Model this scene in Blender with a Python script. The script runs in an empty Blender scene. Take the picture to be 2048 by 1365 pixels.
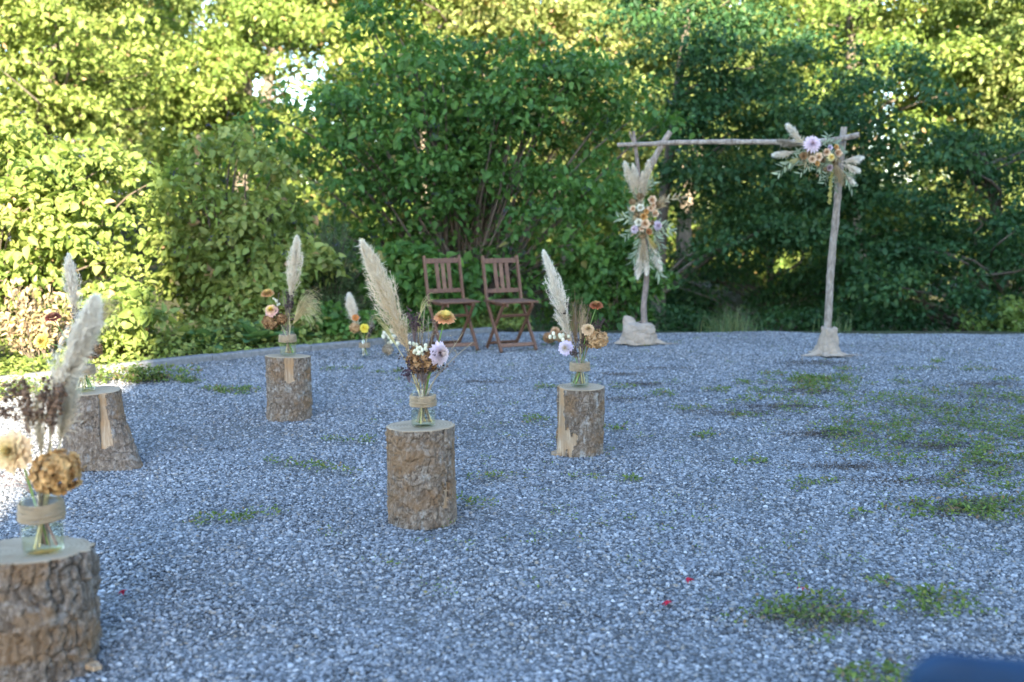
import bpy, math
import numpy as np
from mathutils import Vector, Matrix

# ------------------------------------------------------------------ camera, sky, sun, exposure
scene = bpy.context.scene
COL = scene.collection
SUN_EL = math.radians(21.0)
SUN_DIR = np.array([-0.21, 1.0])            # horizontal travel of the sunlight (sun is behind the camera)
SUN_DIR = SUN_DIR / np.linalg.norm(SUN_DIR)

cam_d = bpy.data.cameras.new('camera')
cam = bpy.data.objects.new('camera', cam_d)
COL.objects.link(cam)
cam.location = (0, 0, 1.3)
cam.rotation_euler = (math.radians(90 - 7.31), 0, 0)
cam_d.lens = 35.0
cam_d.sensor_width = 36.0
cam_d.clip_start = 0.05
cam_d.clip_end = 3000
cam_d.dof.use_dof = True
cam_d.dof.focus_distance = 4.9
cam_d.dof.aperture_fstop = 1.95
scene.camera = cam

world = bpy.data.worlds.new('World')
scene.world = world
world.use_nodes = True
wn = world.node_tree
bg = wn.nodes['Background']
sky = wn.nodes.new('ShaderNodeTexSky')
sky.sky_type = 'NISHITA'
sky.sun_disc = False
sky.sun_elevation = SUN_EL
sky.sun_rotation = math.atan2(-SUN_DIR[0], -SUN_DIR[1])
sky.air_density = 1.0
sky.dust_density = 0.4
sky.ozone_density = 2.0
wn.links.new(sky.outputs[0], bg.inputs[0])
bg.inputs[1].default_value = 0.135

sun_d = bpy.data.lights.new('sun', 'SUN')
sun = bpy.data.objects.new('sun', sun_d)
COL.objects.link(sun)
sun_d.energy = 5.0
sun_d.angle = math.radians(0.53)
sun_d.color = (1.0, 0.89, 0.68)
sdir = Vector((SUN_DIR[0] * math.cos(SUN_EL), SUN_DIR[1] * math.cos(SUN_EL), -math.sin(SUN_EL)))
sun.rotation_euler = sdir.to_track_quat('-Z', 'Y').to_euler()
sun.location = (3, -20, 15)

vs = scene.view_settings
vs.view_transform = 'Standard'
vs.look = 'None'
vs.exposure = 3.2
vs.gamma = 1.0
vs.use_curve_mapping = False

scene.render.engine = 'CYCLES'
cy = scene.cycles
cy.use_denoising = True
cy.max_bounces = 10
cy.diffuse_bounces = 3
cy.glossy_bounces = 3
cy.transmission_bounces = 10
cy.transparent_max_bounces = 8
cy.caustics_reflective = False
cy.caustics_refractive = False

rng = np.random.default_rng(11)
PI = math.pi

# ------------------------------------------------------------------ small maths helpers
def V(*a):
    return np.array(a, dtype=float)

def nrm(a):
    a = np.asarray(a, dtype=float)
    return a / np.maximum(np.linalg.norm(a, axis=-1, keepdims=True), 1e-9)

def hash2(i, j, seed=0):
    n = (i.astype(np.int64) * 374761393 + j.astype(np.int64) * 668265263 + seed * 2147483647) & 0x7fffffff
    n = ((n ^ (n >> 13)) * 1274126177) & 0x7fffffff
    n = (n ^ (n >> 16)) & 0xffffff
    return n / float(0xffffff)

def noise2(x, y, seed=0, px=None):
    x0 = np.floor(x); y0 = np.floor(y)
    fx = x - x0; fy = y - y0
    fx = fx * fx * (3 - 2 * fx); fy = fy * fy * (3 - 2 * fy)
    w = (lambda a: np.mod(a, px)) if px else (lambda a: a)
    a = hash2(w(x0), y0, seed); b = hash2(w(x0 + 1), y0, seed)
    c = hash2(w(x0), y0 + 1, seed); d = hash2(w(x0 + 1), y0 + 1, seed)
    return (a * (1 - fx) + b * fx) * (1 - fy) + (c * (1 - fx) + d * fx) * fy

def fbm2(x, y, seed=0, oct=4, px=None):
    s = 0; a = 0.5; t = 0
    for k in range(oct):
        s = s + a * noise2(x * 2 ** k, y * 2 ** k, seed + k * 17, px * 2 ** k if px else None)
        t += a; a *= 0.5
    return s / t

def voronoi2(x, y, seed=0, px=None):
    """distance to nearest and second nearest cell point, and the cell's random value"""
    x0 = np.floor(x); y0 = np.floor(y)
    f1 = np.full(x.shape, 9.0); f2 = np.full(x.shape, 9.0); cid = np.zeros(x.shape)
    for di in (-1, 0, 1):
        for dj in (-1, 0, 1):
            ci = x0 + di; cj = y0 + dj
            wi = np.mod(ci, px) if px else ci
            qx = ci + 0.1 + 0.8 * hash2(wi, cj, seed); qy = cj + 0.1 + 0.8 * hash2(wi, cj, seed + 5)
            d = np.hypot(qx - x, qy - y)
            r = hash2(wi, cj, seed + 9)
            closer = d < f1
            f2 = np.where(closer, f1, np.minimum(f2, d))
            cid = np.where(closer, r, cid)
            f1 = np.where(closer, d, f1)
    return f1, f2, cid

# ------------------------------------------------------------------ mesh builder
class MB:
    def __init__(self):
        self.v = []; self.f = []; self.c = []; self.n = 0; self.hasc = False

    def add(self, verts, faces, col=None):
        verts = np.asarray(verts, dtype=np.float32).reshape(-1, 3)
        faces = np.asarray(faces, dtype=np.int64)
        if faces.size == 0:
            return self
        self.v.append(verts)
        self.f.append(faces + self.n)
        if col is None:
            c = np.ones((len(verts), 3), dtype=np.float32)
        else:
            self.hasc = True
            c = np.broadcast_to(np.asarray(col, dtype=np.float32), (len(verts), 3))
        self.c.append(c)
        self.n += len(verts)
        return self

    def merge(self, o):
        for v, f, c in zip(o.v, o.f, o.c):
            pass
        base = self.n
        self.v += o.v; self.c += o.c
        self.f += [f + base for f in o.f]
        self.n += o.n
        self.hasc = self.hasc or o.hasc
        return self

    def mesh(self, name, mat, smooth=True):
        me = bpy.data.meshes.new(name)
        v = np.concatenate(self.v).astype(np.float32)
        lt = np.concatenate([np.full(len(f), f.shape[1], dtype=np.int32) for f in self.f])
        li = np.concatenate([f.reshape(-1) for f in self.f]).astype(np.int32)
        ls = np.concatenate([[0], np.cumsum(lt)[:-1]]).astype(np.int32)
        me.vertices.add(len(v)); me.vertices.foreach_set('co', v.reshape(-1))
        me.loops.add(len(li)); me.loops.foreach_set('vertex_index', li)
        me.polygons.add(len(lt)); me.polygons.foreach_set('loop_start', ls)
        me.polygons.foreach_set('use_smooth', np.full(len(lt), smooth, dtype=bool))
        if self.hasc:
            c = np.concatenate(self.c)
            rgba = np.ones((len(v), 4), dtype=np.float32); rgba[:, :3] = c
            at = me.color_attributes.new('col', 'FLOAT_COLOR', 'POINT')
            at.data.foreach_set('color', rgba.reshape(-1))
        me.update(calc_edges=True)
        me.materials.append(mat)
        return me

    def build(self, name, mat, parent=None, smooth=True, loc=(0, 0, 0)):
        o = bpy.data.objects.new(name, self.mesh(name, mat, smooth))
        COL.objects.link(o)
        o.location = loc
        if parent is not None:
            o.parent = parent
        return o

def tag(o, label=None, cat=None, group=None, kind=None):
    if label: o['label'] = label
    if cat: o['category'] = cat
    if group: o['group'] = group
    if kind: o['kind'] = kind
    return o

def thing(name, loc, label, cat, group=None, rz=0.0):
    o = bpy.data.objects.new(name, None)
    COL.objects.link(o)
    o.location = [float(q) for q in loc]
    o.rotation_euler = (0, 0, rz)
    o.empty_display_size = 0.1
    return tag(o, label, cat, group)

# ---- primitive adders
def frames(P):
    T = nrm(np.gradient(P, axis=0))
    ref = V(0, 0, 1) if abs(T[0][2]) < 0.9 else V(1, 0, 0)
    N = np.zeros_like(P)
    n = nrm(np.cross(T[0], ref))
    for i in range(len(P)):
        n = nrm(n - T[i] * np.dot(n, T[i]))
        N[i] = n
    return T, N, np.cross(T, N)

def tube(mb, P, R, sides=6, col=None, cap=True, rough=0.0, seed=0):
    P = np.asarray(P, dtype=float)
    R = np.broadcast_to(np.asarray(R, dtype=float), (len(P),))
    T, N, B = frames(P)
    a = np.linspace(0, 2 * PI, sides, endpoint=False)
    rr = R[:, None] * np.ones((1, sides))
    if rough:
        r2 = np.random.default_rng(seed)
        rr = rr * (1 + rough * r2.normal(size=rr.shape))
    ring = P[:, None, :] + rr[:, :, None] * (np.cos(a)[None, :, None] * N[:, None, :] + np.sin(a)[None, :, None] * B[:, None, :])
    n = len(P)
    i = np.arange(n - 1)[:, None]; j = np.arange(sides)[None, :]
    j2 = (j + 1) % sides
    F = np.stack([i * sides + j, i * sides + j2, (i + 1) * sides + j2, (i + 1) * sides + j], -1).reshape(-1, 4)
    vv = ring.reshape(-1, 3)
    mb.add(vv, F, col)
    if cap:
        for q in (0, n - 1):
            c = P[q]
            base = ring[q]
            f = np.stack([np.zeros(sides, int), 1 + (np.arange(sides) + (1 if q == 0 else 0)) % sides, 1 + (np.arange(sides) + (0 if q == 0 else 1)) % sides], -1)
            mb.add(np.vstack([c[None], base]), f, col)
    return mb

def smooth_path(pts, n):
    """Catmull-Rom through the points"""
    p = np.asarray(pts, dtype=float)
    p = np.vstack([2 * p[0] - p[1], p, 2 * p[-1] - p[-2]])
    t = np.linspace(0, len(p) - 3 - 1e-6, n)
    i = t.astype(int); u = (t - i)[:, None]
    a, b, c, d = p[i], p[i + 1], p[i + 2], p[i + 3]
    return 0.5 * (2 * b + (c - a) * u + (2 * a - 5 * b + 4 * c - d) * u ** 2 + (3 * b - a - 3 * c + d) * u ** 3)

def tubes_many(mb, P, R, sides=3, col=None):
    """many strands at once: P (S,n,3), R (S,n)"""
    S, n, _ = P.shape
    T = nrm(np.gradient(P, axis=1))
    ref = np.where(np.abs(T[..., 2:3]) < 0.9, V(0, 0, 1), V(1, 0, 0))
    N = nrm(np.cross(T, ref)); B = np.cross(T, N)
    a = np.linspace(0, 2 * PI, sides, endpoint=False)
    ring = P[:, :, None, :] + R[:, :, None, None] * (np.cos(a)[None, None, :, None] * N[:, :, None, :] + np.sin(a)[None, None, :, None] * B[:, :, None, :])
    s = np.arange(S)[:, None, None]; i = np.arange(n - 1)[None, :, None]; j = np.arange(sides)[None, None, :]
    j2 = (j + 1) % sides
    b = s * n * sides
    F = np.stack([b + i * sides + j, b + i * sides + j2, b + (i + 1) * sides + j2, b + (i + 1) * sides + j], -1).reshape(-1, 4)
    if col is not None:
        col = np.asarray(col)
        if col.ndim == 2:
            col = np.repeat(col, n * sides, axis=0)
        elif col.ndim == 3:
            col = np.repeat(col.reshape(-1, 3), sides, axis=0)
    mb.add(ring.reshape(-1, 3), F, col)

def ribbons(mb, P, W, side, col=None):
    """flat strands: P (S,n,3), W (S,n), side (S,3)"""
    S, n, _ = P.shape
    A = P - side[:, None, :] * W[:, :, None]; B = P + side[:, None, :] * W[:, :, None]
    vv = np.stack([A, B], 2)
    s = np.arange(S)[:, None]; i = np.arange(n - 1)[None, :]
    b = s * n * 2
    F = np.stack([b + i * 2, b + i * 2 + 1, b + i * 2 + 3, b + i * 2 + 2], -1).reshape(-1, 4)
    if col is not None:
        col = np.asarray(col)
        if col.ndim == 2:
            col = np.repeat(col, n * 2, axis=0)
        else:
            col = np.repeat(col.reshape(-1, 3), 2, axis=0)
    mb.add(vv.reshape(-1, 3), F, col)

LU6 = np.array([0, .28, .68, 1, .68, .28]); LV6 = np.array([0, -.5, -.38, 0, .38, .5])
LU4 = np.array([0, .45, 1, .45]); LV4 = np.array([0, -.5, 0, .5])
def leaf_batch(mb, P, D, N, L, W, fold=0.3, droop=0.25, col=None, six=True):
    P = np.asarray(P, float); K = len(P)
    D = nrm(D); N = nrm(N - D * np.sum(N * D, -1, keepdims=True)); S = np.cross(D, N)
    L = np.broadcast_to(L, (K,)); W = np.broadcast_to(W, (K,))
    u, v = (LU6, LV6) if six else (LU4, LV4)
    m = len(u)
    vv = (P[:, None, :] + D[:, None, :] * (u[None, :] * L[:, None])[..., None]
          + S[:, None, :] * (v[None, :] * W[:, None])[..., None]
          + N[:, None, :] * (np.abs(v)[None, :] * (fold * W)[:, None] - (u ** 2)[None, :] * (droop * L)[:, None])[..., None])
    b = (np.arange(K) * m)[:, None]
    if six:
        F = np.concatenate([b + np.array([[0, 1, 2, 3]]), b + np.array([[0, 3, 4, 5]])])
    else:
        F = np.concatenate([b + np.array([[0, 1, 2]]), b + np.array([[0, 2, 3]])])
    if col is not None:
        col = np.repeat(np.asarray(col), m, axis=0)
    mb.add(vv.reshape(-1, 3), F, col)

def bar(mb, p0, p1, w, t, side, col=None, ch=0.18):
    """bar of rectangular section with chamfered edges; side = direction of its width"""
    p0 = np.asarray(p0, float); p1 = np.asarray(p1, float)
    a = nrm(p1 - p0); s = np.asarray(side, float); s = nrm(s - a * np.dot(s, a)); n = np.cross(a, s)
    c = min(w, t) * ch
    pr = [(-w / 2 + c, -t / 2), (w / 2 - c, -t / 2), (w / 2, -t / 2 + c), (w / 2, t / 2 - c), (w / 2 - c, t / 2), (-w / 2 + c, t / 2), (-w / 2, t / 2 - c), (-w / 2, -t / 2 + c)]
    ring = np.array([s * x + n * y for x, y in pr])
    vv = np.vstack([p0 + ring, p1 + ring])
    F = [[i, (i + 1) % 8, 8 + (i + 1) % 8, 8 + i] for i in range(8)]
    mb.add(vv, F, col)
    mb.add(p0 + ring, [list(range(7, -1, -1))], col)
    mb.add(p1 + ring, [list(range(8))], col)
    return mb

def box(mb, lo, hi, col=None):
    x0, y0, z0 = lo; x1, y1, z1 = hi
    vv = [(x0, y0, z0), (x1, y0, z0), (x1, y1, z0), (x0, y1, z0), (x0, y0, z1), (x1, y0, z1), (x1, y1, z1), (x0, y1, z1)]
    mb.add(vv, [[0, 3, 2, 1], [4, 5, 6, 7], [0, 1, 5, 4], [1, 2, 6, 5], [2, 3, 7, 6], [3, 0, 4, 7]], col)
    return mb

def lathe(mb, prof, seg=40, col=None):
    prof = np.asarray(prof, float); n = len(prof)
    a = np.linspace(0, 2 * PI, seg, endpoint=False)
    vv = np.stack([prof[:, None, 0] * np.cos(a), prof[:, None, 0] * np.sin(a), prof[:, None, 1] + 0 * a], -1)
    i = np.arange(n - 1)[:, None]; j = np.arange(seg)[None]
    F = np.stack([i * seg + j, i * seg + (j + 1) % seg, (i + 1) * seg + (j + 1) % seg, (i + 1) * seg + j], -1).reshape(-1, 4)
    mb.add(vv.reshape(-1, 3), F, col)
    return mb

_a = (1 + 5 ** .5) / 2
ICO_V = nrm(np.array([(-1, _a, 0), (1, _a, 0), (-1, -_a, 0), (1, -_a, 0), (0, -1, _a), (0, 1, _a), (0, -1, -_a), (0, 1, -_a), (_a, 0, -1), (_a, 0, 1), (-_a, 0, -1), (-_a, 0, 1)], float))
ICO_F = np.array([(0, 11, 5), (0, 5, 1), (0, 1, 7), (0, 7, 10), (0, 10, 11), (1, 5, 9), (5, 11, 4), (11, 10, 2), (10, 7, 6), (7, 1, 8), (3, 9, 4), (3, 4, 2), (3, 2, 6), (3, 6, 8), (3, 8, 9), (4, 9, 5), (2, 4, 11), (6, 2, 10), (8, 6, 7), (9, 8, 1)])
def balls(mb, P, R, col=None):
    """small balls; R (K,) or (K,3)"""
    P = np.asarray(P, float); K = len(P); R = np.asarray(R, float)
    if R.ndim < 2: R = np.broadcast_to(R, (K,))[:, None] * np.ones((1, 3))
    vv = P[:, None, :] + ICO_V[None] * R[:, None, :]
    F = (np.arange(K) * 12)[:, None, None] + ICO_F[None]
    if col is not None:
        col = np.asarray(col)
        if col.ndim == 2: col = np.repeat(col, 12, axis=0)
    mb.add(vv.reshape(-1, 3), F.reshape(-1, 3), col)

# ------------------------------------------------------------------ materials
def new_mat(name):
    m = bpy.data.materials.new(name); m.use_nodes = True
    nt = m.node_tree
    return m, nt, nt.nodes['Principled BSDF'], nt.nodes['Material Output']

def ramp(nt, fac, stops, interp='LINEAR'):
    r = nt.nodes.new('ShaderNodeValToRGB'); r.color_ramp.interpolation = interp
    e = r.color_ramp.elements
    while len(e) < len(stops): e.new(0.5)
    for k, (p, c) in enumerate(stops):
        e[k].position = p; e[k].color = (*c, 1)
    nt.links.new(fac, r.inputs[0])
    return r.outputs[0]

def tex_noise(nt, scale, detail=4, vec=None, rough=.55, dist=0.0):
    n = nt.nodes.new('ShaderNodeTexNoise'); n.inputs['Scale'].default_value = scale
    n.inputs['Detail'].default_value = detail; n.inputs['Roughness'].default_value = rough
    n.inputs['Distortion'].default_value = dist
    if vec is not None: nt.links.new(vec, n.inputs['Vector'])
    return n.outputs['Fac']

def coords(nt, scale=(1, 1, 1), out='Object'):
    t = nt.nodes.new('ShaderNodeTexCoord'); mp = nt.nodes.new('ShaderNodeMapping')
    mp.inputs['Scale'].default_value = scale
    nt.links.new(t.outputs[out], mp.inputs['Vector'])
    return mp.outputs[0]

def mixc(nt, fac, a, b, mode='MIX'):
    m = nt.nodes.new('ShaderNodeMix'); m.data_type = 'RGBA'; m.blend_type = mode
    for s, v in ((0, fac), (6, a), (7, b)):
        if hasattr(v, 'links'): nt.links.new(v, m.inputs[s])
        elif isinstance(v, (int, float)): m.inputs[s].default_value = v
        else: m.inputs[s].default_value = (*v, 1)
    return m.outputs[2]

def math_n(nt, op, a, b=None):
    m = nt.nodes.new('ShaderNodeMath'); m.operation = op
    for s, v in ((0, a), (1, b)):
        if v is None: continue
        if hasattr(v, 'links'): nt.links.new(v, m.inputs[s])
        else: m.inputs[s].default_value = v
    return m.outputs[0]

def attr(nt, name='col'):
    a = nt.nodes.new('ShaderNodeAttribute'); a.attribute_name = name
    return a.outputs['Color']

def sepc(nt, c):
    s = nt.nodes.new('ShaderNodeSeparateColor'); nt.links.new(c, s.inputs[0])
    return s.outputs

def bump(nt, h, bsdf, strength=.4, dist=.01):
    b = nt.nodes.new('ShaderNodeBump'); b.inputs['Strength'].default_value = strength; b.inputs['Distance'].default_value = dist
    nt.links.new(h, b.inputs['Height']); nt.links.new(b.outputs[0], bsdf.inputs['Normal'])

def leaf_mat(name, stops, trans=.4, tcol=(1.5, 1.5, .8), rough=.5, spec=.2):
    """per-leaf colour from the random red channel; thin leaves let light through"""
    m, nt, b, out = new_mat(name)
    s = sepc(nt, attr(nt))
    c = ramp(nt, s[0], stops)
    hv = nt.nodes.new('ShaderNodeHueSaturation'); nt.links.new(c, hv.inputs['Color'])
    mr = nt.nodes.new('ShaderNodeMapRange'); nt.links.new(s[1], mr.inputs[0])
    mr.inputs[3].default_value = .7; mr.inputs[4].default_value = 1.3
    nt.links.new(mr.outputs[0], hv.inputs['Value'])
    c = hv.outputs[0]
    nt.links.new(c, b.inputs['Base Color']); b.inputs['Roughness'].default_value = rough
    b.inputs['Specular IOR Level'].default_value = spec
    tr = nt.nodes.new('ShaderNodeBsdfTranslucent')
    nt.links.new(mixc(nt, 1.0, c, tcol, 'MULTIPLY'), tr.inputs[0])
    mx = nt.nodes.new('ShaderNodeMixShader'); mx.inputs[0].default_value = trans
    nt.links.new(b.outputs[0], mx.inputs[1]); nt.links.new(tr.outputs[0], mx.inputs[2])
    nt.links.new(mx.outputs[0], out.inputs[0])
    return m

def col_mat(name, trans=0.0, rough=.7, spec=.2, noise=0.0, nscale=60, sheen=0.0):
    """colour straight from the vertex colour (the thing's own colour)"""
    m, nt, b, out = new_mat(name)
    c = attr(nt)
    if noise:
        f = tex_noise(nt, nscale, 3, coords(nt))
        c = mixc(nt, 1.0, c, ramp(nt, f, [(0.25, (1 - noise,) * 3), (0.75, (1 + noise,) * 3)]), 'MULTIPLY')
    nt.links.new(c, b.inputs['Base Color']); b.inputs['Roughness'].default_value = rough
    b.inputs['Specular IOR Level'].default_value = spec
    if sheen: b.inputs['Sheen Weight'].default_value = sheen
    if trans:
        tr = nt.nodes.new('ShaderNodeBsdfTranslucent'); nt.links.new(c, tr.inputs[0])
        mx = nt.nodes.new('ShaderNodeMixShader'); mx.inputs[0].default_value = trans
        nt.links.new(b.outputs[0], mx.inputs[1]); nt.links.new(tr.outputs[0], mx.inputs[2])
        nt.links.new(mx.outputs[0], out.inputs[0])
    return m

M = {}
G_ = lambda r, g, b: (r, g, b)
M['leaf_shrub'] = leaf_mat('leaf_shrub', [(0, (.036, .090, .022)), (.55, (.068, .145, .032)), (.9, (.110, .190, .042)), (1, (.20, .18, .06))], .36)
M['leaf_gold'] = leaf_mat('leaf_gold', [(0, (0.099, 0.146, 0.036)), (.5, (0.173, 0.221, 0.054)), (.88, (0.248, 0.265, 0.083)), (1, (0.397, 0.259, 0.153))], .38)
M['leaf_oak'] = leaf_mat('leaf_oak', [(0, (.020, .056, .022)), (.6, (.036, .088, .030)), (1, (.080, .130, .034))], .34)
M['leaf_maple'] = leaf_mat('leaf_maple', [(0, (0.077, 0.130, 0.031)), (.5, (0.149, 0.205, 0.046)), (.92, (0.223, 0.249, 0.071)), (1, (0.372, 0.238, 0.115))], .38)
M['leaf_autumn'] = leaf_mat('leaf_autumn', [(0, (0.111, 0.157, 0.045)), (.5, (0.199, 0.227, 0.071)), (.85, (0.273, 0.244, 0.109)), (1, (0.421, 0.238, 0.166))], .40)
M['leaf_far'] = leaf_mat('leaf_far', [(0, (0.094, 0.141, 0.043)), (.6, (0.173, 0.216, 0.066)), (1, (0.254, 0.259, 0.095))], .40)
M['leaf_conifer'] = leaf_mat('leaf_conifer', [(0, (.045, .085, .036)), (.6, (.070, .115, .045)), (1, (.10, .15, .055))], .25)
M['leaf_weed'] = leaf_mat('leaf_weed', [(0, (.068, .110, .026)), (.55, (.120, .170, .040)), (.85, (.165, .190, .055)), (1, (.20, .13, .08))], .35)
M['leaf_hosta'] = leaf_mat('leaf_hosta', [(0, (.075, .15, .065)), (.7, (.11, .20, .075)), (1, (.17, .24, .085))], .35, rough=.4)
M['leaf_dry'] = leaf_mat('leaf_dry', [(0, (.20, .17, .08)), (.5, (.32, .25, .15)), (1, (.40, .28, .19))], .35, tcol=(1.2, 1.1, .9))
M['grass'] = leaf_mat('grass', [(0, (.07, .12, .05)), (.6, (.13, .18, .08)), (1, (.24, .24, .12))], .35)
M['petal'] = col_mat('petal', .25, .65, .2)
M['dried'] = col_mat('dried', .12, .85, .1)
M['plume'] = col_mat('plume', .35, .9, .05)
M['stem'] = col_mat('stem', .0, .6, .3, .2, 90)
M['berry'] = col_mat('berry', .0, .45, .4)

def wood_mat(name, stops, scale=(60, 60, 5), rough=.65, bstr=.25, bd=.002):
    m, nt, b, out = new_mat(name)
    f = tex_noise(nt, 1.0, 6, coords(nt, scale), .6, .6)
    nt.links.new(ramp(nt, f, stops), b.inputs['Base Color'])
    b.inputs['Roughness'].default_value = rough; b.inputs['Specular IOR Level'].default_value = .3
    bump(nt, f, b, bstr, bd)
    return m
M['chair_wood'] = wood_mat('chair_wood', [(.25, (.056, .028, .018)), (.5, (.112, .055, .033)), (.75, (.175, .092, .055))])
M['chair_wood_pale'] = wood_mat('chair_wood_pale', [(.25, (.075, .038, .024)), (.5, (.135, .070, .042)), (.75, (.20, .11, .065))])
M['trunk'] = wood_mat('trunk', [(.3, (.055, .043, .033)), (.55, (.13, .105, .08)), (.8, (.24, .20, .155))], (9, 9, 2.5), .9, .8, .03)
M['twig'] = wood_mat('twig', [(.3, (.05, .038, .028)), (.7, (.13, .10, .075))], (20, 20, 8), .9, .3, .005)

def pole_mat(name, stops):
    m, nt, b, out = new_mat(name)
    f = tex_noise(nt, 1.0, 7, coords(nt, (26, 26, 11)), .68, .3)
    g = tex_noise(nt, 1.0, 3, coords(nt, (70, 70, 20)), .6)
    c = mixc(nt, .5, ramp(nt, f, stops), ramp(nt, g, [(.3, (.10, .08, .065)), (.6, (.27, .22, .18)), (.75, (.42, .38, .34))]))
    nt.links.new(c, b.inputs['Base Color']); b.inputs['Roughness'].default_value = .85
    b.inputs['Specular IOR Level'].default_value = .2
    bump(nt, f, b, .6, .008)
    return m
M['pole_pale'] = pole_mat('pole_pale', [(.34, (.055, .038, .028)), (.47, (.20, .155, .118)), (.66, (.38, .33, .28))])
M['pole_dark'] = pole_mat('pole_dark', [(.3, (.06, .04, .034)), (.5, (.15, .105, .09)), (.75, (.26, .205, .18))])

def bark_mat(name, tones, lichen=(.36, .36, .34)):
    """col: R = plate height, G = plate random, B = brown patches"""
    m, nt, b, out = new_mat(name)
    s = sepc(nt, attr(nt))
    co = coords(nt, (1, 1, .55))
    fine = tex_noise(nt, 60, 8, co, .75)
    grain = tex_noise(nt, 220, 3, co, .6)
    c = ramp(nt, s[1], tones)
    c = mixc(nt, .6, c, ramp(nt, fine, [(.32, (.036, .025, .018)), (.5, (.140, .106, .079)), (.66, (.34, .29, .24))]))
    c = mixc(nt, ramp(nt, tex_noise(nt, 26, 5, co, .65), [(.55, (0, 0, 0)), (.68, (.6, .6, .6))]), c, lichen)
    c = mixc(nt, math_n(nt, 'MULTIPLY', s[2], .7), c, (.165, .098, .050))
    c = mixc(nt, ramp(nt, s[0], [(.10, (.95, .95, .95)), (.62, (0, 0, 0))]), c, (.050, .038, .030))
    nt.links.new(c, b.inputs['Base Color']); b.inputs['Roughness'].default_value = .92
    b.inputs['Specular IOR Level'].default_value = .12
    bump(nt, math_n(nt, 'ADD', fine, math_n(nt, 'MULTIPLY', grain, .4)), b, .7, .006)
    return m
M['bark_grey'] = bark_mat('bark_grey', [(0, (.066, .045, .031)), (.5, (.135, .102, .076)), (1, (.25, .205, .163))])
M['bark_dark'] = bark_mat('bark_dark', [(0, (.065, .048, .038)), (.5, (.115, .090, .073)), (1, (.185, .155, .13))], (.24, .235, .225))

def bare_mat():
    m, nt, b, out = new_mat('bare_wood')
    f = tex_noise(nt, 1, 5, coords(nt, (55, 55, 4)), .6, .5)
    g = tex_noise(nt, 9, 3, coords(nt))
    c = ramp(nt, f, [(.25, (.12, .072, .042)), (.5, (.29, .205, .13)), (.75, (.43, .34, .24))])
    c = mixc(nt, ramp(nt, g, [(.46, (0, 0, 0)), (.66, (.8, .8, .8))]), c, (.30, .175, .085))
    nt.links.new(c, b.inputs['Base Color']); b.inputs['Roughness'].default_value = .75
    b.inputs['Specular IOR Level'].default_value = .2
    bump(nt, f, b, .4, .004)
    return m
M['bare_wood'] = bare_mat()

def cut_mat():
    m, nt, b, out = new_mat('cut_wood')
    t = nt.nodes.new('ShaderNodeTexCoord')
    mp = nt.nodes.new('ShaderNodeMapping'); mp.inputs['Scale'].default_value = (1, 1, .05)
    nt.links.new(t.outputs['Object'], mp.inputs['Vector'])
    w = nt.nodes.new('ShaderNodeTexWave'); w.wave_type = 'RINGS'; w.rings_direction = 'Z'
    w.inputs['Scale'].default_value = 22; w.inputs['Distortion'].default_value = 2.2; w.inputs['Detail'].default_value = 3
    w.inputs['Detail Scale'].default_value = 1.2
    nt.links.new(mp.outputs[0], w.inputs['Vector'])
    st = tex_noise(nt, 7, 6, coords(nt), .65)
    saw = tex_noise(nt, 1, 4, coords(nt, (8, 160, 1)), .6)
    c = ramp(nt, w.outputs['Fac'], [(0, (.28, .192, .112)), (1, (.38, .282, .180))])
    c = mixc(nt, .5, c, ramp(nt, st, [(.3, (.12, .085, .058)), (.5, (.26, .205, .145)), (.7, (.37, .31, .235))]))
    nt.links.new(c, b.inputs['Base Color']); b.inputs['Roughness'].default_value = .85
    b.inputs['Specular IOR Level'].default_value = .15
    bump(nt, saw, b, .35, .003)
    return m
M['cut_wood'] = cut_mat()

def glass_mat(name, tint, ior):
    """thin clear wall: lets light straight through, mirrors at grazing angles"""
    m, nt, b, out = new_mat(name)
    nt.nodes.remove(b)
    lw = nt.nodes.new('ShaderNodeLayerWeight'); lw.inputs['Blend'].default_value = .5
    fc = math_n(nt, 'ADD', math_n(nt, 'MULTIPLY', math_n(nt, 'POWER', lw.outputs['Facing'], 4.0), ior), .018)
    tr = nt.nodes.new('ShaderNodeBsdfTransparent'); tr.inputs[0].default_value = (*tint, 1)
    gl = nt.nodes.new('ShaderNodeBsdfGlossy'); gl.inputs['Roughness'].default_value = .03; gl.inputs[0].default_value = (.95, .97, .95, 1)
    mx = nt.nodes.new('ShaderNodeMixShader')
    nt.links.new(fc, mx.inputs[0]); nt.links.new(tr.outputs[0], mx.inputs[1]); nt.links.new(gl.outputs[0], mx.inputs[2])
    nt.links.new(mx.outputs[0], out.inputs[0])
    return m
M['glass'] = glass_mat('jar_glass', (.972, .98, .972), .30)
M['water'] = glass_mat('jar_water', (.95, .965, .88), .15)

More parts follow.
